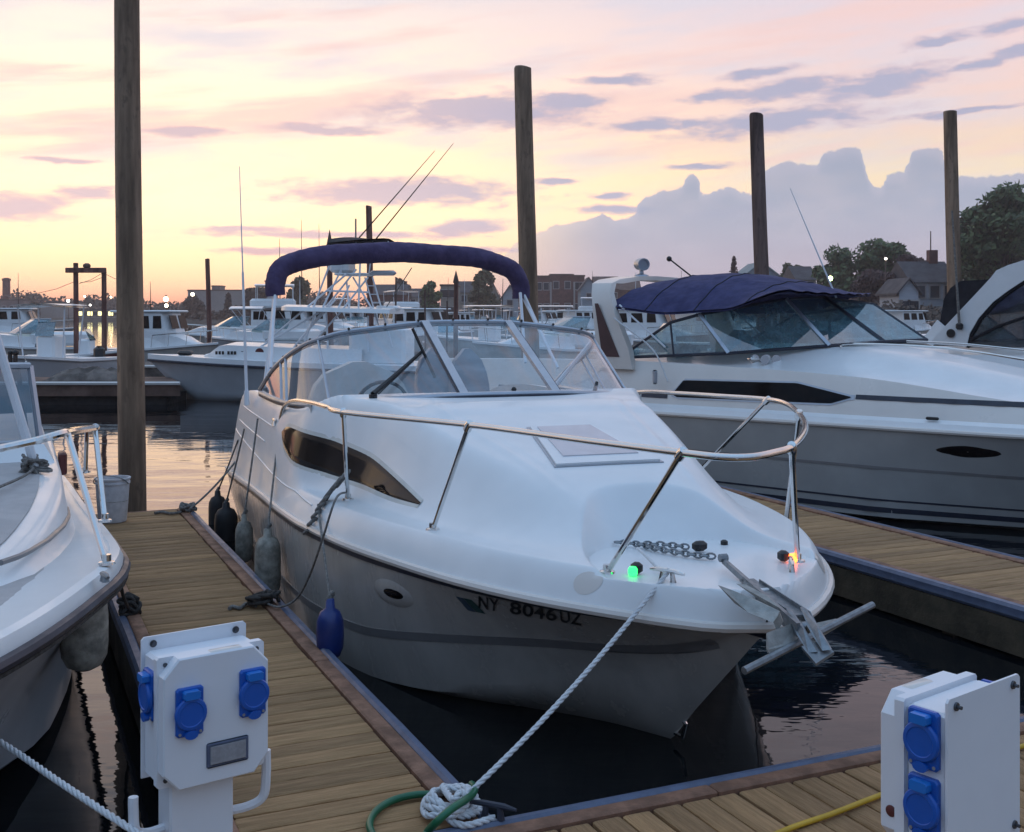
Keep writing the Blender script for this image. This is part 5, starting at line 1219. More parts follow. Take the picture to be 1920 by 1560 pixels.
# ------------------------------------------------------------------ anchor and chain on the bow
anc = thing('anchor', 'galvanised folding anchor resting on the bow roller of the cruiser', 'anchor', at(1490, 1165, 4.3))
A_ = lambda u, v, Y: at(u, v, Y * .95) - anc.location
sh = MB(); p0, p1 = A_(1356, 1046, 5.24), A_(1497, 1168, 4.44); sd2 = Vector((B.n[0], B.n[1], 0)) * .008
dn = Vector((0, 0, -1)); sh.prism([p0 - sd2, p1 - sd2, p1 - sd2 + dn * .05, p0.lerp(p1, .6) - sd2 + dn * .032, p0 - sd2 + dn * .022], sd2 * 2); sh.tube([p0 + sd2 * -2.2, p0 + sd2 * 2.2], .018, 8)
sh.build('shank', M['galv'], anc, smooth=False)
Yb = lambda u: 4.25 + (u - 1400) / 235 * .5
MB().tube([A_(1395, 1258, Yb(1395)), A_(1636, 1134, Yb(1636))], .014, 8).build('stock', M['galv'], anc)
thk = Vector((.0, .004, -.010))
MB().prism([A_(u, v, Yb(u) + dy_) for u, v, dy_ in ((1437, 1187, .05), (1455, 1180, .08), (1502, 1163, .06), (1512, 1196, -.01), (1446, 1232, -.01), (1437, 1215, 0))], thk).build('fluke', M['galv_plate'], anc, smooth=False)
MB().prism([A_(u, v, Yb(u) + dy_) for u, v, dy_ in ((1512, 1172, .05), (1566, 1160, .06), (1588, 1162, -.0), (1528, 1198, -.01))], thk).build('fluke', M['galv_plate'], anc, smooth=False)
MB().prism([A_(u, v, Y) for u, v, Y in ((1346, 1097, 4.66), (1366, 1104, 4.66), (1412, 1122, 4.60), (1462, 1146, 4.52), (1452, 1168, 4.47), (1402, 1148, 4.55), (1377, 1131, 4.60))], (.006, .012, -.004)).build('fluke_blade', M['galv_plate'], anc, smooth=False)
MB().prism([A_(u, v, Y) for u, v, Y in ((1380, 1094, 4.72), (1398, 1096, 4.72), (1440, 1118, 4.64), (1462, 1140, 4.56), (1440, 1136, 4.60))], (.006, .012, -.004)).build('fluke_blade', M['galv_plate'], anc, smooth=False)
MB().prism([A_(u, v, 4.44) for u, v in ((1450, 1166), (1462, 1150), (1468, 1166), (1457, 1186))], (.004, .01, 0)).build('fluke_tab', M['galv_plate'], anc, smooth=False)
MB().prism([A_(u, v, Y) for u, v, Y in ((1503, 1212, 4.36), (1540, 1201, 4.40), (1564, 1222, 4.34), (1530, 1244, 4.28))], (0, 0, -.010)).build('crown_plate', M['galv'], anc, smooth=False)
for off in (0, 26):
    MB().prism([A_(u + off, v - off * .15, Y) for u, v, Y in ((1474, 1143, 4.55), (1484, 1146, 4.54), (1506, 1178, 4.42), (1532, 1222, 4.33), (1516, 1224, 4.33), (1494, 1190, 4.42))], (.006, .008, 0)).build('crown_arm', M['galv'], anc, smooth=False)
chain = MB(); cpath = [(4.62, -.16), (4.70, -.10), (4.80, -.05), (4.90, .02), (4.985, .06), (5.02, .10), (5.05, .10)]
cpx = spline([B.w(*p, .905) for p in [(4.60, -.20), (4.68, -.12), (4.78, -.09), (4.90, -.04), (5.00, .03), (5.045, .085)]], 10)
cpx2 = spline([B.w(*p, .905) for p in [(4.68, -.12), (4.72, -.03), (4.78, .04), (4.84, .09)]], 8)
def chain_links(mb, path):
    d = 0; last = path[0]; k = 0; pts = [path[0]]
    for a, b in zip(path, path[1:]):
        seg = b - a; L = seg.length; t = 0
        while d + L - t >= .030:
            t += .030 - d; d = 0; pts.append(a + seg * (t / L))
        d += L - t
    for i in range(len(pts) - 1):
        c = (pts[i] + pts[i+1]) / 2; t = (pts[i+1] - pts[i]).normalized(); s_ = Vector((0, 0, 1)) if i % 2 else t.cross(Vector((0, 0, 1)))
        mb.tube([c + t * .021 * math.cos(a) + s_ * .0125 * math.sin(a) for a in np.linspace(0, 2*math.pi, 11)[:-1]], .0052, 5, closed=True)
    return mb
ch = chain_links(chain, cpx); chain_links(chain, cpx2)
tag(chain.build('anchor_chain', M['galv'], at_=cpx[0]), 'galvanised anchor chain lying in the locker of the bow', 'chain')
kn = MB(); kn.cbox(B.w(4.86, .11, .915), (.07, .05, .045), .012, rz=.5)
tag(kn.build('chain_stopper', M['black_pl'], at_=B.w(4.86, .11, .895)), 'small black fitting at the end of the anchor chain', 'fitting')

# ------------------------------------------------------------------ boats in the far marina
def far_boat(label, u, Y, hd, L, bm, fb, style, hullm='gel_side', top='gel', name=None, col2=None, dz=0.0):
    nm = name or {'console': 'centre_console_boat', 'cabin': 'cabin_boat', 'cruiser': 'cruiser_boat', 'fly': 'flybridge_boat', 'open': 'open_motor_boat'}[style]
    x = (u - 960) / F * Y
    root = thing(nm, label, 'boat', (x, Y, dz), R_(hd), 'boats moored in the far marina')
    z_ = lin([(-L/2, fb * .85), (0, fb * .9), (L/2, fb * 1.15)])
    _, y_, _, xs_ = gen_hull(root, -L/2, L/2, bm/2, z_, m=M[hullm], n=16, stemrake=L*.13)
    deck_from_sections(root, 'deck', xs_, lambda q: [(y_(q), z_(q)), (y_(q), z_(q) + .06), (max(0, y_(q) - .1), z_(q) + .07), (0, z_(q) + .05)], M['gel'])
    MB().tube(sheer_line(y_, z_, xs_, -.02, .004), .02, 5).build('rub_rail', M['stripe'], root)
    h = fb
    if style in ('cruiser', 'cabin', 'fly'):
        deck_from_sections(root, 'trunk', np.linspace(-.05*L, .36*L, 10), lambda q: [(y_(q) * .8, z_(q) + .05), (y_(q) * .72, z_(q) + .05 + .38 * sstep((.37*L - q) / (.2*L))), (0, z_(q) + .08 + .42 * sstep((.37*L - q) / (.2*L)))], M['gel'])
    if style == 'cruiser':
        a, b = .12*L, -.02*L; zz = h + .45
        P = [(a, 0), (a - .05*L, bm*.33), (b - .08*L, bm*.40)]; Q = [(b, 0), (b - .03*L, bm*.30), (b - .12*L, bm*.38)]
        ring = [(p[0], -p[1], zz) for p in reversed(P)] + [(p[0], p[1], zz) for p in P[1:]]; rt = [(p[0], -p[1], zz + .5) for p in reversed(Q)] + [(p[0], p[1], zz + .5) for p in Q[1:]]
        MB().loft([ring, rt]).build('windshield', M['glass_teal'], root, smooth=False); MB().tube(rt, .02, 5).build('windshield_rail', M['alu'], root)
        MB().cbox((-.2*L, 0, h + .25), (.36*L, bm*.8, .5), .1).build('cockpit_sides', M['gel'], root)
        if col2:
            secs = [[(b - .25*L*q, y * bm*.42, h + 1.35 + .12 * (1 - y*y)) for y in np.linspace(-1, 1, 7)] for q in (0, .5, 1)]
            mbq = MB().loft(secs); mbq.loft([[Vector(p) - Vector((0, 0, .05)) for p in r] for r in secs]); mbq.build('canvas_top', M[col2], root)
            for sg in (-1, 1):
                for q in (.05, .95): MB().tube([(b - .25*L*q, sg*bm*.41, h + 1.36), (b - .12*L - .1*L*q, sg*bm*.42, h + .4)], .018, 5).build('canvas_leg', M['white_alu'], root)
    if style in ('cabin', 'fly'):
        x0, x1, zt2 = -.22*L, .14*L, h + 1.25; hw = bm*.36
        cabm = MB(); o1 = [(x0, -hw), (x1, -hw), (x1 + .05*L, -hw*.5), (x1 + .05*L, hw*.5), (x1, hw), (x0, hw)]
        cabm.loft([[(a, b, h) for a, b in o1], [(a, b, h + .55) for a, b in o1], [(a - (.04*L if a > x0 else 0), b * .93, zt2) for a, b in o1]], closed=True, caps=True)
        cabm.build('cabin', M['gel'], root, smooth=False)
        MB().cbox(((x0 + x1)/2 - .03*L, 0, zt2 + .03), ((x1 - x0) + .14*L, hw*2.15, .08), .03).build('cabin_roof', M['gel'], root)
        for sg in (-1, 1):
            for k in range(3):
                xa = x0 + (x1 - x0) * (k + .12) / 3; xb = x0 + (x1 - x0) * (k + .88) / 3 - (.02*L if k == 2 else 0)
                MB().prism([(xa, sg*(hw*.985 + .004), h + .68), (xb, sg*(hw*.985 + .004), h + .68), (xb - .01*L, sg*(hw*.945 + .006), h + 1.12), (xa, sg*(hw*.945 + .006), h + 1.12)], (0, sg*.012, 0)).build('cabin_window', M['dkglass'], root, smooth=False)
        for sg in (-.5, .5):
            MB().prism([(x1 + .045*L, sg*hw - hw*.4, h + .68), (x1 + .045*L, sg*hw + hw*.4, h + .68), (x1 + .016*L, sg*hw + hw*.38, h + 1.14), (x1 + .016*L, sg*hw - hw*.38, h + 1.14)], (.02, 0, 0)).build('front_window', M['dkglass'], root, smooth=False)
    if style == 'fly':
        MB().cbox((-.08*L, 0, h + 1.55), (.30*L, bm*.62, .5), .12).build('flybridge', M['gel'], root)
        secs = [[(-.20*L + .26*L*q, y*bm*.33, h + 2.5 + .1*(1 - y*y)) for y in np.linspace(-1, 1, 7)] for q in (0, .5, 1)]
        mbq = MB().loft(secs); mbq.loft([[Vector(p) - Vector((0, 0, .05)) for p in r] for r in secs]); mbq.build('flybridge_top', M[col2 or 'gel'], root)
        for sg in (-1, 1):
            for q in (-.19, .05): MB().tube([(q*L, sg*bm*.32, h + 2.5), (q*L, sg*bm*.3, h + 1.7)], .02, 5).build('top_leg', M['white_alu'], root)
    if style == 'console':
        MB().cbox((0, 0, h + .25), (.13*L, bm*.30, .75), .06).build('console', M['gel'], root)
        MB().prism([(.068*L, -bm*.15, h + .6), (.068*L, bm*.15, h + .6), (.04*L, bm*.14, h + .98), (.04*L, -bm*.14, h + .98)], (.02, 0, 0)).build('console_windshield', M['glass_teal'], root, smooth=False)
        secs = [[(-.13*L + .27*L*q, y*bm*.42, h + 1.42 + .05*(1 - y*y)) for y in np.linspace(-1, 1, 7)] for q in (0, .5, 1)]
        mbq = MB().loft(secs); mbq.loft([[Vector(p) - Vector((0, 0, .06)) for p in r] for r in secs]); mbq.build('t_top', M[col2 or 'gel'], root)
        for sg in (-1, 1):
            for q in (-.1, .1): MB().tube([(q*L, sg*bm*.38, h + 1.4), (q*L*.8, sg*bm*.32, h)], .022, 5).build('t_top_leg', M['white_alu'], root)
    if style in ('console', 'open') and hullm != 'red_dk':
        MB().cbox((-L/2 - .12, 0, h + .02), (.32, .30, .46), .09).cbox((-L/2 - .12, 0, h*.35), (.14, .12, .8), .04).build('outboard_motor', M['black_pl'], root)
    if style == 'open':
        MB().cbox((.05*L, 0, h + .2), (.1*L, bm*.5, .5), .05).build('console', M['gel'], root)
        MB().prism([(.1*L, -bm*.25, h + .4), (.1*L, bm*.25, h + .4), (.05*L, bm*.22, h + .75), (.05*L, -bm*.22, h + .75)], (.02, 0, 0)).build('console_windshield', M['glass_teal'], root, smooth=False)
    if style in ('cruiser', 'cabin'):
        pr = [(q, -y_(q) * .93, z_(q) + .5) for q in np.linspace(.05*L, .49*L, 8)]; pr = pr + [(q, -yv, zz2) for q, yv, zz2 in reversed(pr)]
        rl = MB().tube(pr, .014, 5).build('bow_rail', M['chrome'], root)
        for k in (0, 2, 4, 6, 9, 11, 13, 15): MB().tube([pr[k], (pr[k][0] - .05, pr[k][1], z_(pr[k][0]) + .05)], .011, 4).build('stanchion', M['chrome'], rl)
    return root
far_boat('white centre console with a T-top seen end on behind the left dock', 96, 31, -97, 5.2, 1.75, .80, 'console', 'gel_grey')
far_boat('pale blue decked boat with greenish windshield at the far left', 52, 41, 200, 5.4, 2.0, .85, 'cruiser')
far_boat('white lobster boat with three side windows left of the white whip antenna', 296, 41, -10, 4.6, 1.9, .80, 'cabin')
far_boat('low cruiser with pale canvas right of the thin reddish piling', 430, 58, 185, 6.5, 2.4, .9, 'cruiser', col2='gel')
far_boat('grey hulled cruiser with a dark cover behind the whip antenna', 500, 52, 170, 6.0, 2.3, .8, 'cruiser', 'gel_grey', col2='canvas_dk')
far_boat('tall white flybridge boat left of the tuna tower', 535, 62, 10, 8.0, 2.9, 1.0, 'fly')
far_boat('white cabin boat under the pointed piling left of the tower legs', 600, 72, -20, 7.0, 2.6, 1.0, 'cabin')
far_boat('white boat with a blue and white top right of the tower ladder', 752, 66, 170, 6.5, 2.4, .9, 'console', col2='gel')
far_boat('small white cabin boat below the leafy tree in the centre', 795, 58, -30, 6.0, 2.3, .95, 'cabin')
far_boat('white open boat moored just left of the short capped piling', 838, 52, -80, 5.0, 1.9, .75, 'open')
far_boat('white T-top boat right of the short capped piling', 918, 50, 160, 6.4, 2.3, .9, 'console')
far_boat('white cruiser with sloped teal windshield beside the radar arch', 1052, 36, -172, 5.6, 2.2, .95, 'cruiser')
far_boat('white T-top boat in front of the brick townhouses', 1040, 52, 180, 6.2, 2.2, .9, 'console')
far_boat('white cabin boat seen under the left edge of the blue canvas top', 1215, 55, -25, 6.5, 2.4, .9, 'cabin')
far_boat('low white open boat seen above the side windows of the canvas boat', 1262, 47, 185, 5.6, 2.1, .85, 'open')
far_boat('white flybridge boat behind the side windows of the canvas boat', 1325, 68, 30, 7.5, 2.6, .9, 'fly')
far_boat('small white boat near the white house on the right', 1668, 58, 20, 5.5, 2.0, .8, 'open')
far_boat('white cabin boat left of the dark folded canvas', 1612, 70, 160, 7.0, 2.5, .9, 'cabin')
far_boat('dark red hulled work boat moored behind the boat lift', 152, 35, 8, 3.4, 1.5, .78, 'open', 'red_dk')
far_boat('white cruiser far off by the mauve building', 20, 66, 10, 7.0, 2.4, 1.0, 'cabin')
for k, (u, v0, v1, Y, lab) in enumerate(((525, 448, 560, 62, 'shortest thin mast rising left of the rolled canvas end'), (566, 412, 560, 62, 'tallest thin mast above the left end of the rolled canvas'), (599, 420, 560, 72, 'thin mast just left of the pointed piling top'), (35, 512, 600, 66, 'thin mast by the brick chimney'), (1112, 508, 560, 80, 'thin mast above the grey gabled house'), (283, 528, 600, 60, 'thin mast near the pair of bright lamps'))):
    p0, p1 = at(u, v1, Y), at(u - 1, v0, Y); tag(MB().tube([p0, p0.lerp(p1, .5), p1], [.03, .022, .01], 5).build('mast', M['pile_d'], at_=p0), lab, 'mast', 'thin masts in the far marina')
rnd = random.Random(55); protos = [o for o in bpy.data.objects if o.get('group') == 'boats moored in the far marina' and o.name.split('.')[0] in ('cabin_boat', 'cruiser_boat', 'flybridge_boat', 'centre_console_boat')]
for k in range(34):
    u = (560 + 560 * k / 21) if k < 22 else (1140 + 300 * (k - 22) / 8 if k < 31 else 1600 + 50 * (k - 31)); Y = rnd.uniform(78, 112)
    src = protos[rnd.randrange(len(protos))]
    if src.name.startswith('cruiser_boat') and len(src.children) < 8: src = protos[0]
    c = copy_tree(src); c.location = ((u - 960) / F * Y, Y, 0); c.rotation_euler = (0, 0, rnd.uniform(-3, 3)); c['label'] = 'small white boat packed into the farthest rows of the marina'; c['group'] = 'boats in the farthest rows'
for k in range(16):
    u = (560 + 34 * k) if k < 12 else (1190 + 45 * (k - 12)); Y = rnd.uniform(60, 110); v0 = rnd.uniform(505, 548); p0, p1 = at(u + rnd.uniform(-9, 9), 596, Y), at(u, v0, Y); p1.x = p0.x + rnd.uniform(-.1, .1)
    tag(MB().tube([p0, p0.lerp(p1, .5), p1], [.03, .025, .015], 5).build('mast', M['pile_d'] if k % 3 else M['white_alu'], at_=p0), 'thin pole standing among the small boats in the farthest rows', 'mast', 'thin poles in the farthest rows')
# far docks
def far_dock(label, pts, zt2, th, m, name='floating_dock'):
    root = thing(name, label, 'dock', pts[0]); o = Vector(root.location)
    mb = MB().prism([Vector(p) - o + Vector((0, 0, zt2 - p[2])) for p in pts], (0, 0, -th)); mb.build('deck', m, root, smooth=False)
    a, b = Vector(pts[0]) - o, Vector(pts[1]) - o
    e = MB().tube([a + Vector((0, -.03, zt2 - .02)), b + Vector((0, -.03, zt2 - .02))], .04, 5).build('edge_board', M['gel_beige'], root)
    return root
yd = 25.0
far_dock('old floating dock with a pale edge in front of the grey sport fishing boat', [(-16, yd, 0), (at(338, 715, yd).x, yd, 0), (at(338, 715, yd).x - .9, yd + 2.2, 0), (-16, yd + 2.2, 0)], .50, .30, M['fdock'])
fd2 = MB().box((at(150, 700, 24.6).x - 3.0, yd + .9, .06), (9.4, 1.5, .30)); tag(fd2.build('dock_float', M['float'], at_=(at(150, 700, 24.6).x, yd, 0)), 'dark float under the old dock on the left', 'dock float')
far_dock('grey floating dock behind the centre console boat', [(-17, 33.4, 0), (-9.6, 33.4, 0), (-9.6, 36, 0), (-17, 36, 0)], .48, .4, M['greywood'])
rnd = random.Random(21); tp = MB()
secs = []
cx = at(178, 700, 26); 
for i in range(15):
    q = i / 14; row = []
    for j in range(11):
        t = -1 + 2 * j / 10; row.append((cx.x - .95 + 1.9 * q, 25.9 + .5 * t, .505 + (.34 * math.sin(math.pi * q) ** .6 * max(0, 1 - t * t) ** .5) * (.6 + .4 * rnd.random())))
    secs.append(row)
tag(tp.loft(secs).build('tarp_heap', M['greywood'], at_=(cx.x, 25.9, .5), angle=20), 'crumpled grey brown tarp heap on the old floating dock', 'tarp')
for k, (u, lab) in enumerate(((19, 'short grey dock post with a rounded top on the far left'), (29, 'short dark dock post with a mushroom cap on the far left'))):
    p = at(u, 690, 25.8); r = thing('dock_post', lab, 'post', (p.x, 25.8, .5), 0, 'short dock posts'); MB().lathe([(.05, 0), (.05, .55), (.045, .6)], (0, 0, 0), n=10).build('post', M['pile_d'], r); MB().ball((0, 0, .62), .075 if k else .055, 8).build('cap', M['black_pl'], r)

# ------------------------------------------------------------------ shore: houses
M['brick'] = mat('red_brick', (.17, .065, .055), .85, var=.2, vscale=1.2)
M['stucco'] = mat('beige_stucco', (.34, .30, .25), .85, var=.1, vscale=.6)
M['mauve'] = mat('mauve_wall', (.22, .17, .17), .85, var=.1, vscale=.5)
M['whitewall'] = mat('white_siding', (.44, .46, .50), .8, var=.06, vscale=.6, stretch=(1, 1, 8))
M['bluewall'] = mat('grey_blue_siding', (.25, .31, .36), .8, var=.06, vscale=.6, stretch=(1, 1, 8))
M['pale'] = mat('pale_warehouse', (.33, .30, .28), .85, var=.08, vscale=.2)
M['roof'] = mat('dark_roof', (.075, .068, .075), .9, var=.15, vscale=1.0)
M['roof_b'] = mat('brown_roof', (.14, .085, .07), .9, var=.15, vscale=1.0)
M['roof_g'] = mat('grey_green_roof', (.23, .29, .31), .8, var=.1, vscale=1.0)
M['trim'] = mat('window_trim', (.42, .38, .36), .7, var=.05)
M['pane'] = mat('dark_pane', (.03, .035, .045), .1, var=.05)
def house(name, label, u0, u1, vt, Y, depth, wallm, roofm, roof='gable', ridge='x', wins=(2, 2), rf=.3, rot=0.0, chim=False, lit=False, winwh=(.9, 1.2), base=.8, cat='house'):
    x0, x1 = (u0 - 960) / F * Y, (u1 - 960) / F * Y; wd = x1 - x0; top = HC - (vt - V0) / F * Y; H = top - base
    root = thing(name, label, cat, ((x0 + x1) / 2, Y + depth / 2, base), rot)
    rh = H * rf if roof == 'gable' else .35; wh = H - rh if roof == 'gable' else H
    MB().box((0, 0, wh / 2), (wd, depth, wh)).build('wall', M[wallm], root, smooth=False)
    ov = .35
    if roof == 'gable':
        if ridge == 'x':
            g = MB().prism([(-wd/2 - ov, -depth/2 - ov, wh - .05), (-wd/2 - ov, 0, H), (-wd/2 - ov, depth/2 + ov, wh - .05)], (wd + 2*ov, 0, 0))
            r = g.build('roof', M[roofm], root, smooth=False)
        else:
            MB().prism([(-wd/2, -depth/2 + .02, wh), (wd/2, -depth/2 + .02, wh), (0, -depth/2 + .02, H - .12)], (0, depth - .04, 0)).build('gable_wall', M[wallm], root, smooth=False)
            r = MB().prism([(-wd/2 - ov, -depth/2 - ov, wh - .12), (0, -depth/2 - ov, H), (0, -depth/2 - ov, H - .2), (-wd/2 - ov, -depth/2 - ov, wh - .32)], (0, depth + 2*ov, 0)).prism([(0.01, -depth/2 - ov, H), (wd/2 + ov, -depth/2 - ov, wh - .12), (wd/2 + ov, -depth/2 - ov, wh - .32), (0.01, -depth/2 - ov, H - .2)], (0, depth + 2*ov, 0)).build('roof', M[roofm], root, smooth=False)
    else:
        r = MB().box((0, 0, H + .12), (wd + .3, depth + .3, .35)).build('roof', M[roofm], root, smooth=False)
    if chim: MB().box((wd * .28, 0, H + .35), (.9, .9, 1.7)).build('chimney', M['brick'], r, smooth=False)
    nx, ny = wins
    for i in range(nx):
        for j in range(ny):
            cx = -wd/2 + wd * (i + .5) / nx; cz = wh * (j + .55) / ny
            f = MB().box((cx, -depth/2 - .05, cz), (winwh[0] + .3, .10, winwh[1] + .3)).build('window', M['trim'], root, smooth=False)
            MB().box((cx, -depth/2 - .11, cz), (winwh[0], .05, winwh[1])).build('pane', M['litwin' if lit and (i + j) % 2 == 0 else 'pane'], f, smooth=False)
    return root
Gh = None
for a, b, v, lab in ((1004, 1031, 519, 'brick townhouse just right of the tall centre piling'), (1032, 1075, 516, 'middle brick townhouse with a parapet and four windows'), (1076, 1096, 518, 'narrow right hand brick townhouse beside the grey gable')):
    h = house('brick_townhouse', lab, a, b, v, 250, 9, 'brick', 'roof_b', 'flat', wins=(2, 2), winwh=(1.1, 1.5))
    MB().box((-(b - a) / F * 250 / 2 + .1, -4.62, 3.8), (.35, .25, 8.6)).build('party_pier', M['trim'], h, smooth=False)
house('gabled_house', 'small grey gabled house between the brick townhouses and the radar arch', 1088, 1120, 519, 235, 9, 'bluewall', 'roof', ridge='y', wins=(1, 2))
house('row_house', 'brown roofed house behind the top of the radar arch', 1116, 1160, 517, 260, 10, 'brick', 'roof_b', wins=(3, 2))
house('row_house', 'low brown roofed house behind the spotlight', 1155, 1200, 520, 270, 10, 'brick', 'roof_b', wins=(3, 1))
house('row_house', 'dark roofed house with a garage door left of the bare post', 690, 760, 532, 215, 10, 'brick', 'roof', wins=(4, 1), winwh=(1.6, 1.4))
house('row_house', 'pale house with a brown roof behind the thin dark posts', 766, 800, 540, 240, 9, 'stucco', 'roof', wins=(2, 2))
house('row_house', 'beige house with balconies left of the short capped piling', 826, 858, 536, 205, 9, 'stucco', 'roof_b', 'flat', wins=(2, 2), winwh=(1.5, 1.3))
house('row_house', 'dark roofed house right of the short capped piling', 858, 905, 526, 220, 9, 'stucco', 'roof', wins=(2, 2))
house('gabled_house', 'cream house with steep gable under the right end of the rolled canvas', 908, 938, 528, 205, 9, 'stucco', 'roof', ridge='y', wins=(1, 2), rf=.42)
house('gabled_house', 'pale gabled house partly hidden by the canvas legs', 940, 972, 533, 200, 9, 'whitewall', 'roof', ridge='y', wins=(1, 2), rf=.4)
house('gabled_house', 'grey green roofed house above the blue canvas top', 1380, 1476, 490, 175, 10, 'bluewall', 'roof_g', ridge='y', wins=(3, 1), rf=.34)
house('gabled_house', 'small cream house between the trees left of the green light', 1496, 1530, 497, 150, 8, 'stucco', 'roof', ridge='x', wins=(2, 2), rf=.25, winwh=(.7, 1.3))
house('white_house', 'white house with a dark blue roof and chimney left of the greenish piling', 1712, 1792, 487, 118, 8, 'whitewall', 'roof', ridge='x', wins=(3, 2), chim=True, rf=.34)
house('white_house', 'lower white wing house with gable beside the white house', 1686, 1722, 520, 112, 6, 'whitewall', 'roof', ridge='y', wins=(2, 1), rf=.3)
house('warehouse', 'large pale flat roofed warehouse left of the whip antenna', 352, 466, 545, 318, 40, 'pale', 'roof_b', 'flat', wins=(0, 0), cat='warehouse')
house('rooftop_hut', 'small box shaped rooftop hut above the pale warehouse', 397, 412, 537, 330, 6, 'mauve', 'roof', 'flat', wins=(0, 0), cat='hut', base=8.2)
house('storage_building', 'long whitish storage building behind the T-top boat', 76, 127, 567, 322, 14, 'pale', 'roof', 'flat', wins=(0, 0), cat='building')
house('mauve_building', 'low mauve building below the brick chimney', -40, 42, 563, 318, 14, 'mauve', 'roof', 'flat', wins=(6, 1), cat='building')
house('waterfront_building', 'low waterfront building with glowing yellow windows behind the boat lift', 145, 232, 581, 312, 10, 'stucco', 'roof', 'flat', wins=(9, 1), lit=True, winwh=(1.5, 1.1), cat='building')
house('white_tower_house', 'narrow white house left of the rolled canvas end', 497, 508, 528, 300, 8, 'whitewall', 'roof', 'flat', wins=(1, 2), cat='house')
stk = thing('brick_chimney', 'tall brick chimney stack against the yellow sky at the far left', 'chimney', ((12 - 960) / F * 360, 360, 1.0))
MB().loft([[(a * s_, b * s_, z) for a, b in ((-1, -1), (1, -1), (1, 1), (-1, 1))] for z, s_ in ((0, .95), (11.3, .85), (11.35, 1.0), (12.0, 1.0))], closed=True, caps=True).build('stack', M['brick'], stk, smooth=False)
MB().cbox((0, 0, 12.1), (1.3, 1.3, .25), .05).build('flue_cap', M['roof_b'], stk)
pl_ = thing('utility_pole', 'utility pole with crossarms above the white house on the right', 'utility pole', at(1745, 600, 128)); pl_.location.z = 1
MB().tube([(0, 0, 0), (0, 0, 10.2)], [.13, .06], 8).build('pole', M['pile_d'], pl_); MB().box((0, 0, 6.9), (1.5, .1, .12)).build('crossarm', M['pile_d'], pl_, smooth=False)

# ------------------------------------------------------------------ trees
def leaf_mat(name, a, b):
    m = bpy.data.materials.new(name); m.use_nodes = True; t = m.node_tree; q = NB(t); bs = t.nodes['Principled BSDF']; bs.inputs['Roughness'].default_value = .7
    g = q.node('ShaderNodeNewGeometry'); q.put(bs.inputs['Base Color'], q.mix(g.outputs['Random Per Island'], a, b)); return m
M['leaf'] = leaf_mat('green_leaves', (.032, .056, .018), (.10, .14, .045)); M['leaf2'] = leaf_mat('olive_leaves', (.050, .052, .022), (.12, .105, .045))
M['leaf_r'] = leaf_mat('copper_leaves', (.042, .018, .018), (.10, .045, .038)); M['leaf_f'] = leaf_mat('far_leaves_glow_tint', (.050, .036, .026), (.11, .072, .050))  # far leaves: sunset glow put into the colour as brown
M['bark'] = mat('tree_bark', (.06, .045, .035), .9, var=.25, vscale=4, stretch=(1, 1, .2))
def leaves(mb, c, rad, n, size, rnd):
    for _ in range(n):
        d = Vector((rnd.gauss(0, 1), rnd.gauss(0, 1), rnd.gauss(0, 1))).normalized() * (rnd.random() ** .38)
        p = Vector(c) + Vector((d.x * rad[0], d.y * rad[1], d.z * rad[2])); u = Vector((rnd.gauss(0, 1), rnd.gauss(0, 1), rnd.gauss(0, 1))).normalized(); v = u.orthogonal().normalized(); s_ = size * rnd.uniform(.55, 1.3)
        mb.add([p - u*s_, p - v*s_*.6, p + u*s_, p + v*s_*.6], [(0, 1, 2, 3)])
def tree(name, label, u, vtop, Y, wpx, m, seed, nl=2600, size=.34, low=.25, conif=False, group='trees on the far shore'):
    x = (u - 960) / F * Y; top = HC - (vtop - V0) / F * Y; base = .8; H = top - base; rw = wpx / F * Y / 2; rnd = random.Random(seed)
    root = thing(name, label, 'tree', (x, Y, base), 0, group)
    tr = MB(); tr.tube([(0, 0, -.3), (.1*rnd.uniform(-1, 1), 0, H*.3), (.3*rnd.uniform(-1, 1), 0, H*.62), (.2, 0, H*.9)], [H*.024, H*.019, H*.012, H*.004], 8)
    cl_ = []
    nb_ = 6 if conif else 34
    mb = MB()
    if conif:
        for k in range(nb_ * 2): z = H * (low + (1 - low) * k / (nb_ * 2)); r_ = rw * (1 - k / (nb_ * 2)) ** .9 + .1; leaves(mb, (0, 0, z), (r_, r_, H*.06), nl // (nb_*2), size, rnd)
    else:
        for k in range(nb_):
            a = rnd.uniform(0, 6.28); q = rnd.random() ** .6; zz = low + (1 - low) * rnd.uniform(.1, .93); prof = math.sin(math.pi * min(1, max(.06, (zz - low) / (1 - low)) ** .75)) ** .55
            c = Vector((math.cos(a) * rw * q * .85 * prof, math.sin(a) * rw * q * .85 * prof, H * zz)); r_ = min(rw, H * .42) * rnd.uniform(.24, .48)
            leaves(mb, c, (r_, r_, r_ * .75), int(nl * 1.5) // nb_, size, rnd)
            s0 = Vector((0, 0, H * max(.2, zz - .28))); tr.tube([s0, s0.lerp(c, .55) + Vector((0, 0, .04*H)), c], [H*.009, H*.006, H*.002], 5)
    tr.build('trunk', M['bark'], root); mb.build('crown', M[m], root, smooth=False)
    return root
tree('broadleaf_tree', 'biggest dark tree at the right edge, behind the greenish piling', 1885, 348, 112, 190, 'leaf', 31, 7000, .34, .12)
tree('broadleaf_tree', 'dark tree half cut off by the right edge behind the curved arch', 1985, 352, 118, 200, 'leaf', 32, 5000, .36, .12)
tree('broadleaf_tree', 'lower dark tree just right of the greenish piling', 1828, 405, 116, 90, 'leaf2', 33, 3000, .32, .1)
tree('broadleaf_tree', 'wide green tree with a high rounded top above the right end of the blue canvas', 1655, 452, 135, 135, 'leaf', 34, 5500, .33, .1)
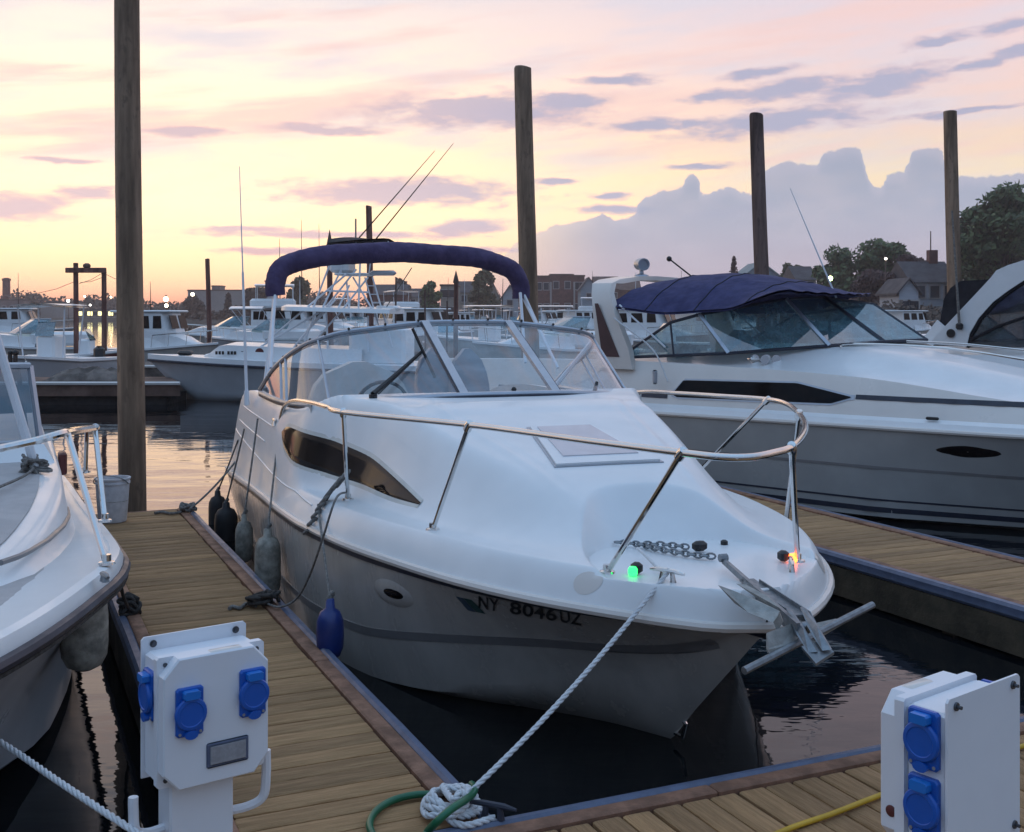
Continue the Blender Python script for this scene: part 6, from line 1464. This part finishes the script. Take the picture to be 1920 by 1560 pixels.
tree('broadleaf_tree', 'green tree behind the green light on the right', 1575, 468, 138, 115, 'leaf', 35, 4500, .33, .08)
tree('broadleaf_tree', 'copper red tree in front of the white house', 1702, 476, 126, 75, 'leaf_r', 36, 2600, .30, .25)
tree('broadleaf_tree', 'dark tree below the copper tree, left of the white house', 1640, 505, 124, 110, 'leaf_r', 37, 2200, .32, .1)
tree('broadleaf_tree', 'small round tree right of the dark piling behind the blue canvas', 1484, 491, 160, 58, 'leaf2', 38, 2200, .36, .1)
tree('conifer_tree', 'small bare topped conifer above the blue canvas left of the dark piling', 1376, 480, 150, 34, 'leaf_r', 39, 700, .22, .3, True)
tree('broadleaf_tree', 'leafy tree with a ragged top under the right part of the rolled canvas', 906, 508, 190, 62, 'leaf2', 40, 2600, .38, .1)
tree('broadleaf_tree', 'squared dark green tree behind the bare post in the centre', 806, 527, 185, 40, 'leaf', 41, 2400, .36, .08)
tree('broadleaf_tree', 'dark tree above the house roof right of the tower', 752, 519, 230, 36, 'leaf_f', 42, 1500, .45, .2)
tree('broadleaf_tree', 'round tree under the left end of the rolled canvas', 562, 520, 215, 52, 'leaf2', 43, 2200, .42, .1)
tree('broadleaf_tree', 'round dark tree right of the pale warehouse', 482, 540, 235, 56, 'leaf_f', 44, 2400, .45, .05)
tree('conifer_tree', 'dark conifer in front of the pale warehouse', 428, 549, 240, 22, 'leaf_f', 45, 1200, .42, .05, True)
tree('broadleaf_tree', 'dark tree left of the pale warehouse beneath the orange lamp', 362, 556, 245, 50, 'leaf_f', 46, 1800, .45, .05)
tree('broadleaf_tree', 'low dark tree between the storage building and the lamps', 62, 568, 300, 34, 'leaf_f', 47, 1200, .55, .05)
tl = MB(); rnd = random.Random(77); 
for k in range(150):
    u = -60 + 720 * k / 149 + rnd.uniform(-4, 4); Y = rnd.uniform(345, 420); h = rnd.uniform(4.5, 7.2) + 1.4 * math.sin(u * .035) + 1.0 * math.sin(u * .011 + 1); x = (u - 960) / F * Y
    leaves(tl, (x, Y, 1 + h * .5), (rnd.uniform(2.5, 4.5), 2.5, h * .5), 95, .62, rnd)
for k in range(90):
    u = 560 + 1000 * k / 89; Y = rnd.uniform(275, 320); h = rnd.uniform(2.5, 5.5); x = (u - 960) / F * Y
    leaves(tl, (x, Y, 1.4 + h * .5), (rnd.uniform(2, 4), 2.5, h * .5), 60, .6, rnd)
tag(tl.build('treeline', M['leaf_f'], smooth=False), 'dark far off treeline along the opposite shore', 'trees', kind='stuff')
bs = MB()
for k in range(70):
    u = 1420 + 420 * k / 69; Y = rnd.uniform(100, 122); h = rnd.uniform(1.2, 3.2); x = (u - 960) / F * Y; leaves(bs, (x, Y, .9 + h * .4), (1.4, 1.2, h * .5), 60, .28, rnd)
for k in range(60):
    u = 330 + 300 * k / 59; Y = rnd.uniform(232, 262); h = rnd.uniform(1.2, 3.4); x = (u - 960) / F * Y; leaves(bs, (x, Y, .9 + h * .4), (2.2, 1.6, h * .5), 50, .45, rnd)
tag(bs.build('shore_bushes', M['leaf_f'], smooth=False), 'low dark bushes along the far bank', 'bushes', kind='stuff')
# ------------------------------------------------------------------ lamps
def lamp(label, u, v, Y, r, m):
    p = at(u, v, Y); root = thing('street_lamp', label, 'lamp', (p.x, p.y, .8), 0, 'lit lamps on the far shore'); h = p.z - .8
    MB().tube([(0, .12, 0), (0, .12, h + .1)], [.09, .06], 6).build('pole', M['pile_d'], root); MB().ball((0, 0, h), r, 10).build('lamp_globe', M[m], root)
    MB().lathe([(r*.5, 0), (r*.6, .1), (r*.2, .2)], (0, .06, h + r * .9), n=8).build('lamp_cap', M['pile_d'], root)
for lab, u, v, Y, r, m in (('brightest warm lamp, upper of the pair above the lobster boat', 311, 561, 120, .25, 'lamp_w'), ('lower lamp of the bright pair above the lobster boat', 312, 573, 112, .17, 'lamp_w'), ('warm lamp at the left end of the pale warehouse', 361, 552, 230, .34, 'lamp_w'), ('white lamp left of the boat lift', 128, 564, 260, .34, 'lamp_c'), ('small white lamp by the storage building', 61, 571, 290, .22, 'lamp_c'), ('small warm lamp above the boat lift gap', 159, 556, 300, .26, 'lamp_w'), ('small white lamp inside the boat lift frame', 169, 572, 290, .24, 'lamp_c'), ('small warm lamp right of the boat lift', 208, 557, 300, .24, 'lamp_w'), ('small lamp above the white house', 1661, 485, 119, .12, 'lamp_c'), ('greenish lamp above the right end of the blue canvas', 1557, 522, 62, .13, 'lamp_g')): lamp(lab, u, v, Y, r, m)

# ------------------------------------------------------------------ evening haze over the harbour
hm = bpy.data.materials.new('evening_haze'); hm.use_nodes = True; ht_ = hm.node_tree
for n_ in list(ht_.nodes): ht_.nodes.remove(n_)
hv = ht_.nodes.new('ShaderNodeVolumePrincipled'); hv.inputs['Color'].default_value = (.92, .82, .82, 1); hv.inputs['Density'].default_value = .0007; hv.inputs['Anisotropy'].default_value = .45
ho = ht_.nodes.new('ShaderNodeOutputMaterial'); ht_.links.new(hv.outputs[0], ho.inputs['Volume'])
tag(MB().box((0, 225, 12.5), (1490, 606, 32)).build('haze', hm, smooth=False), kind='stuff')
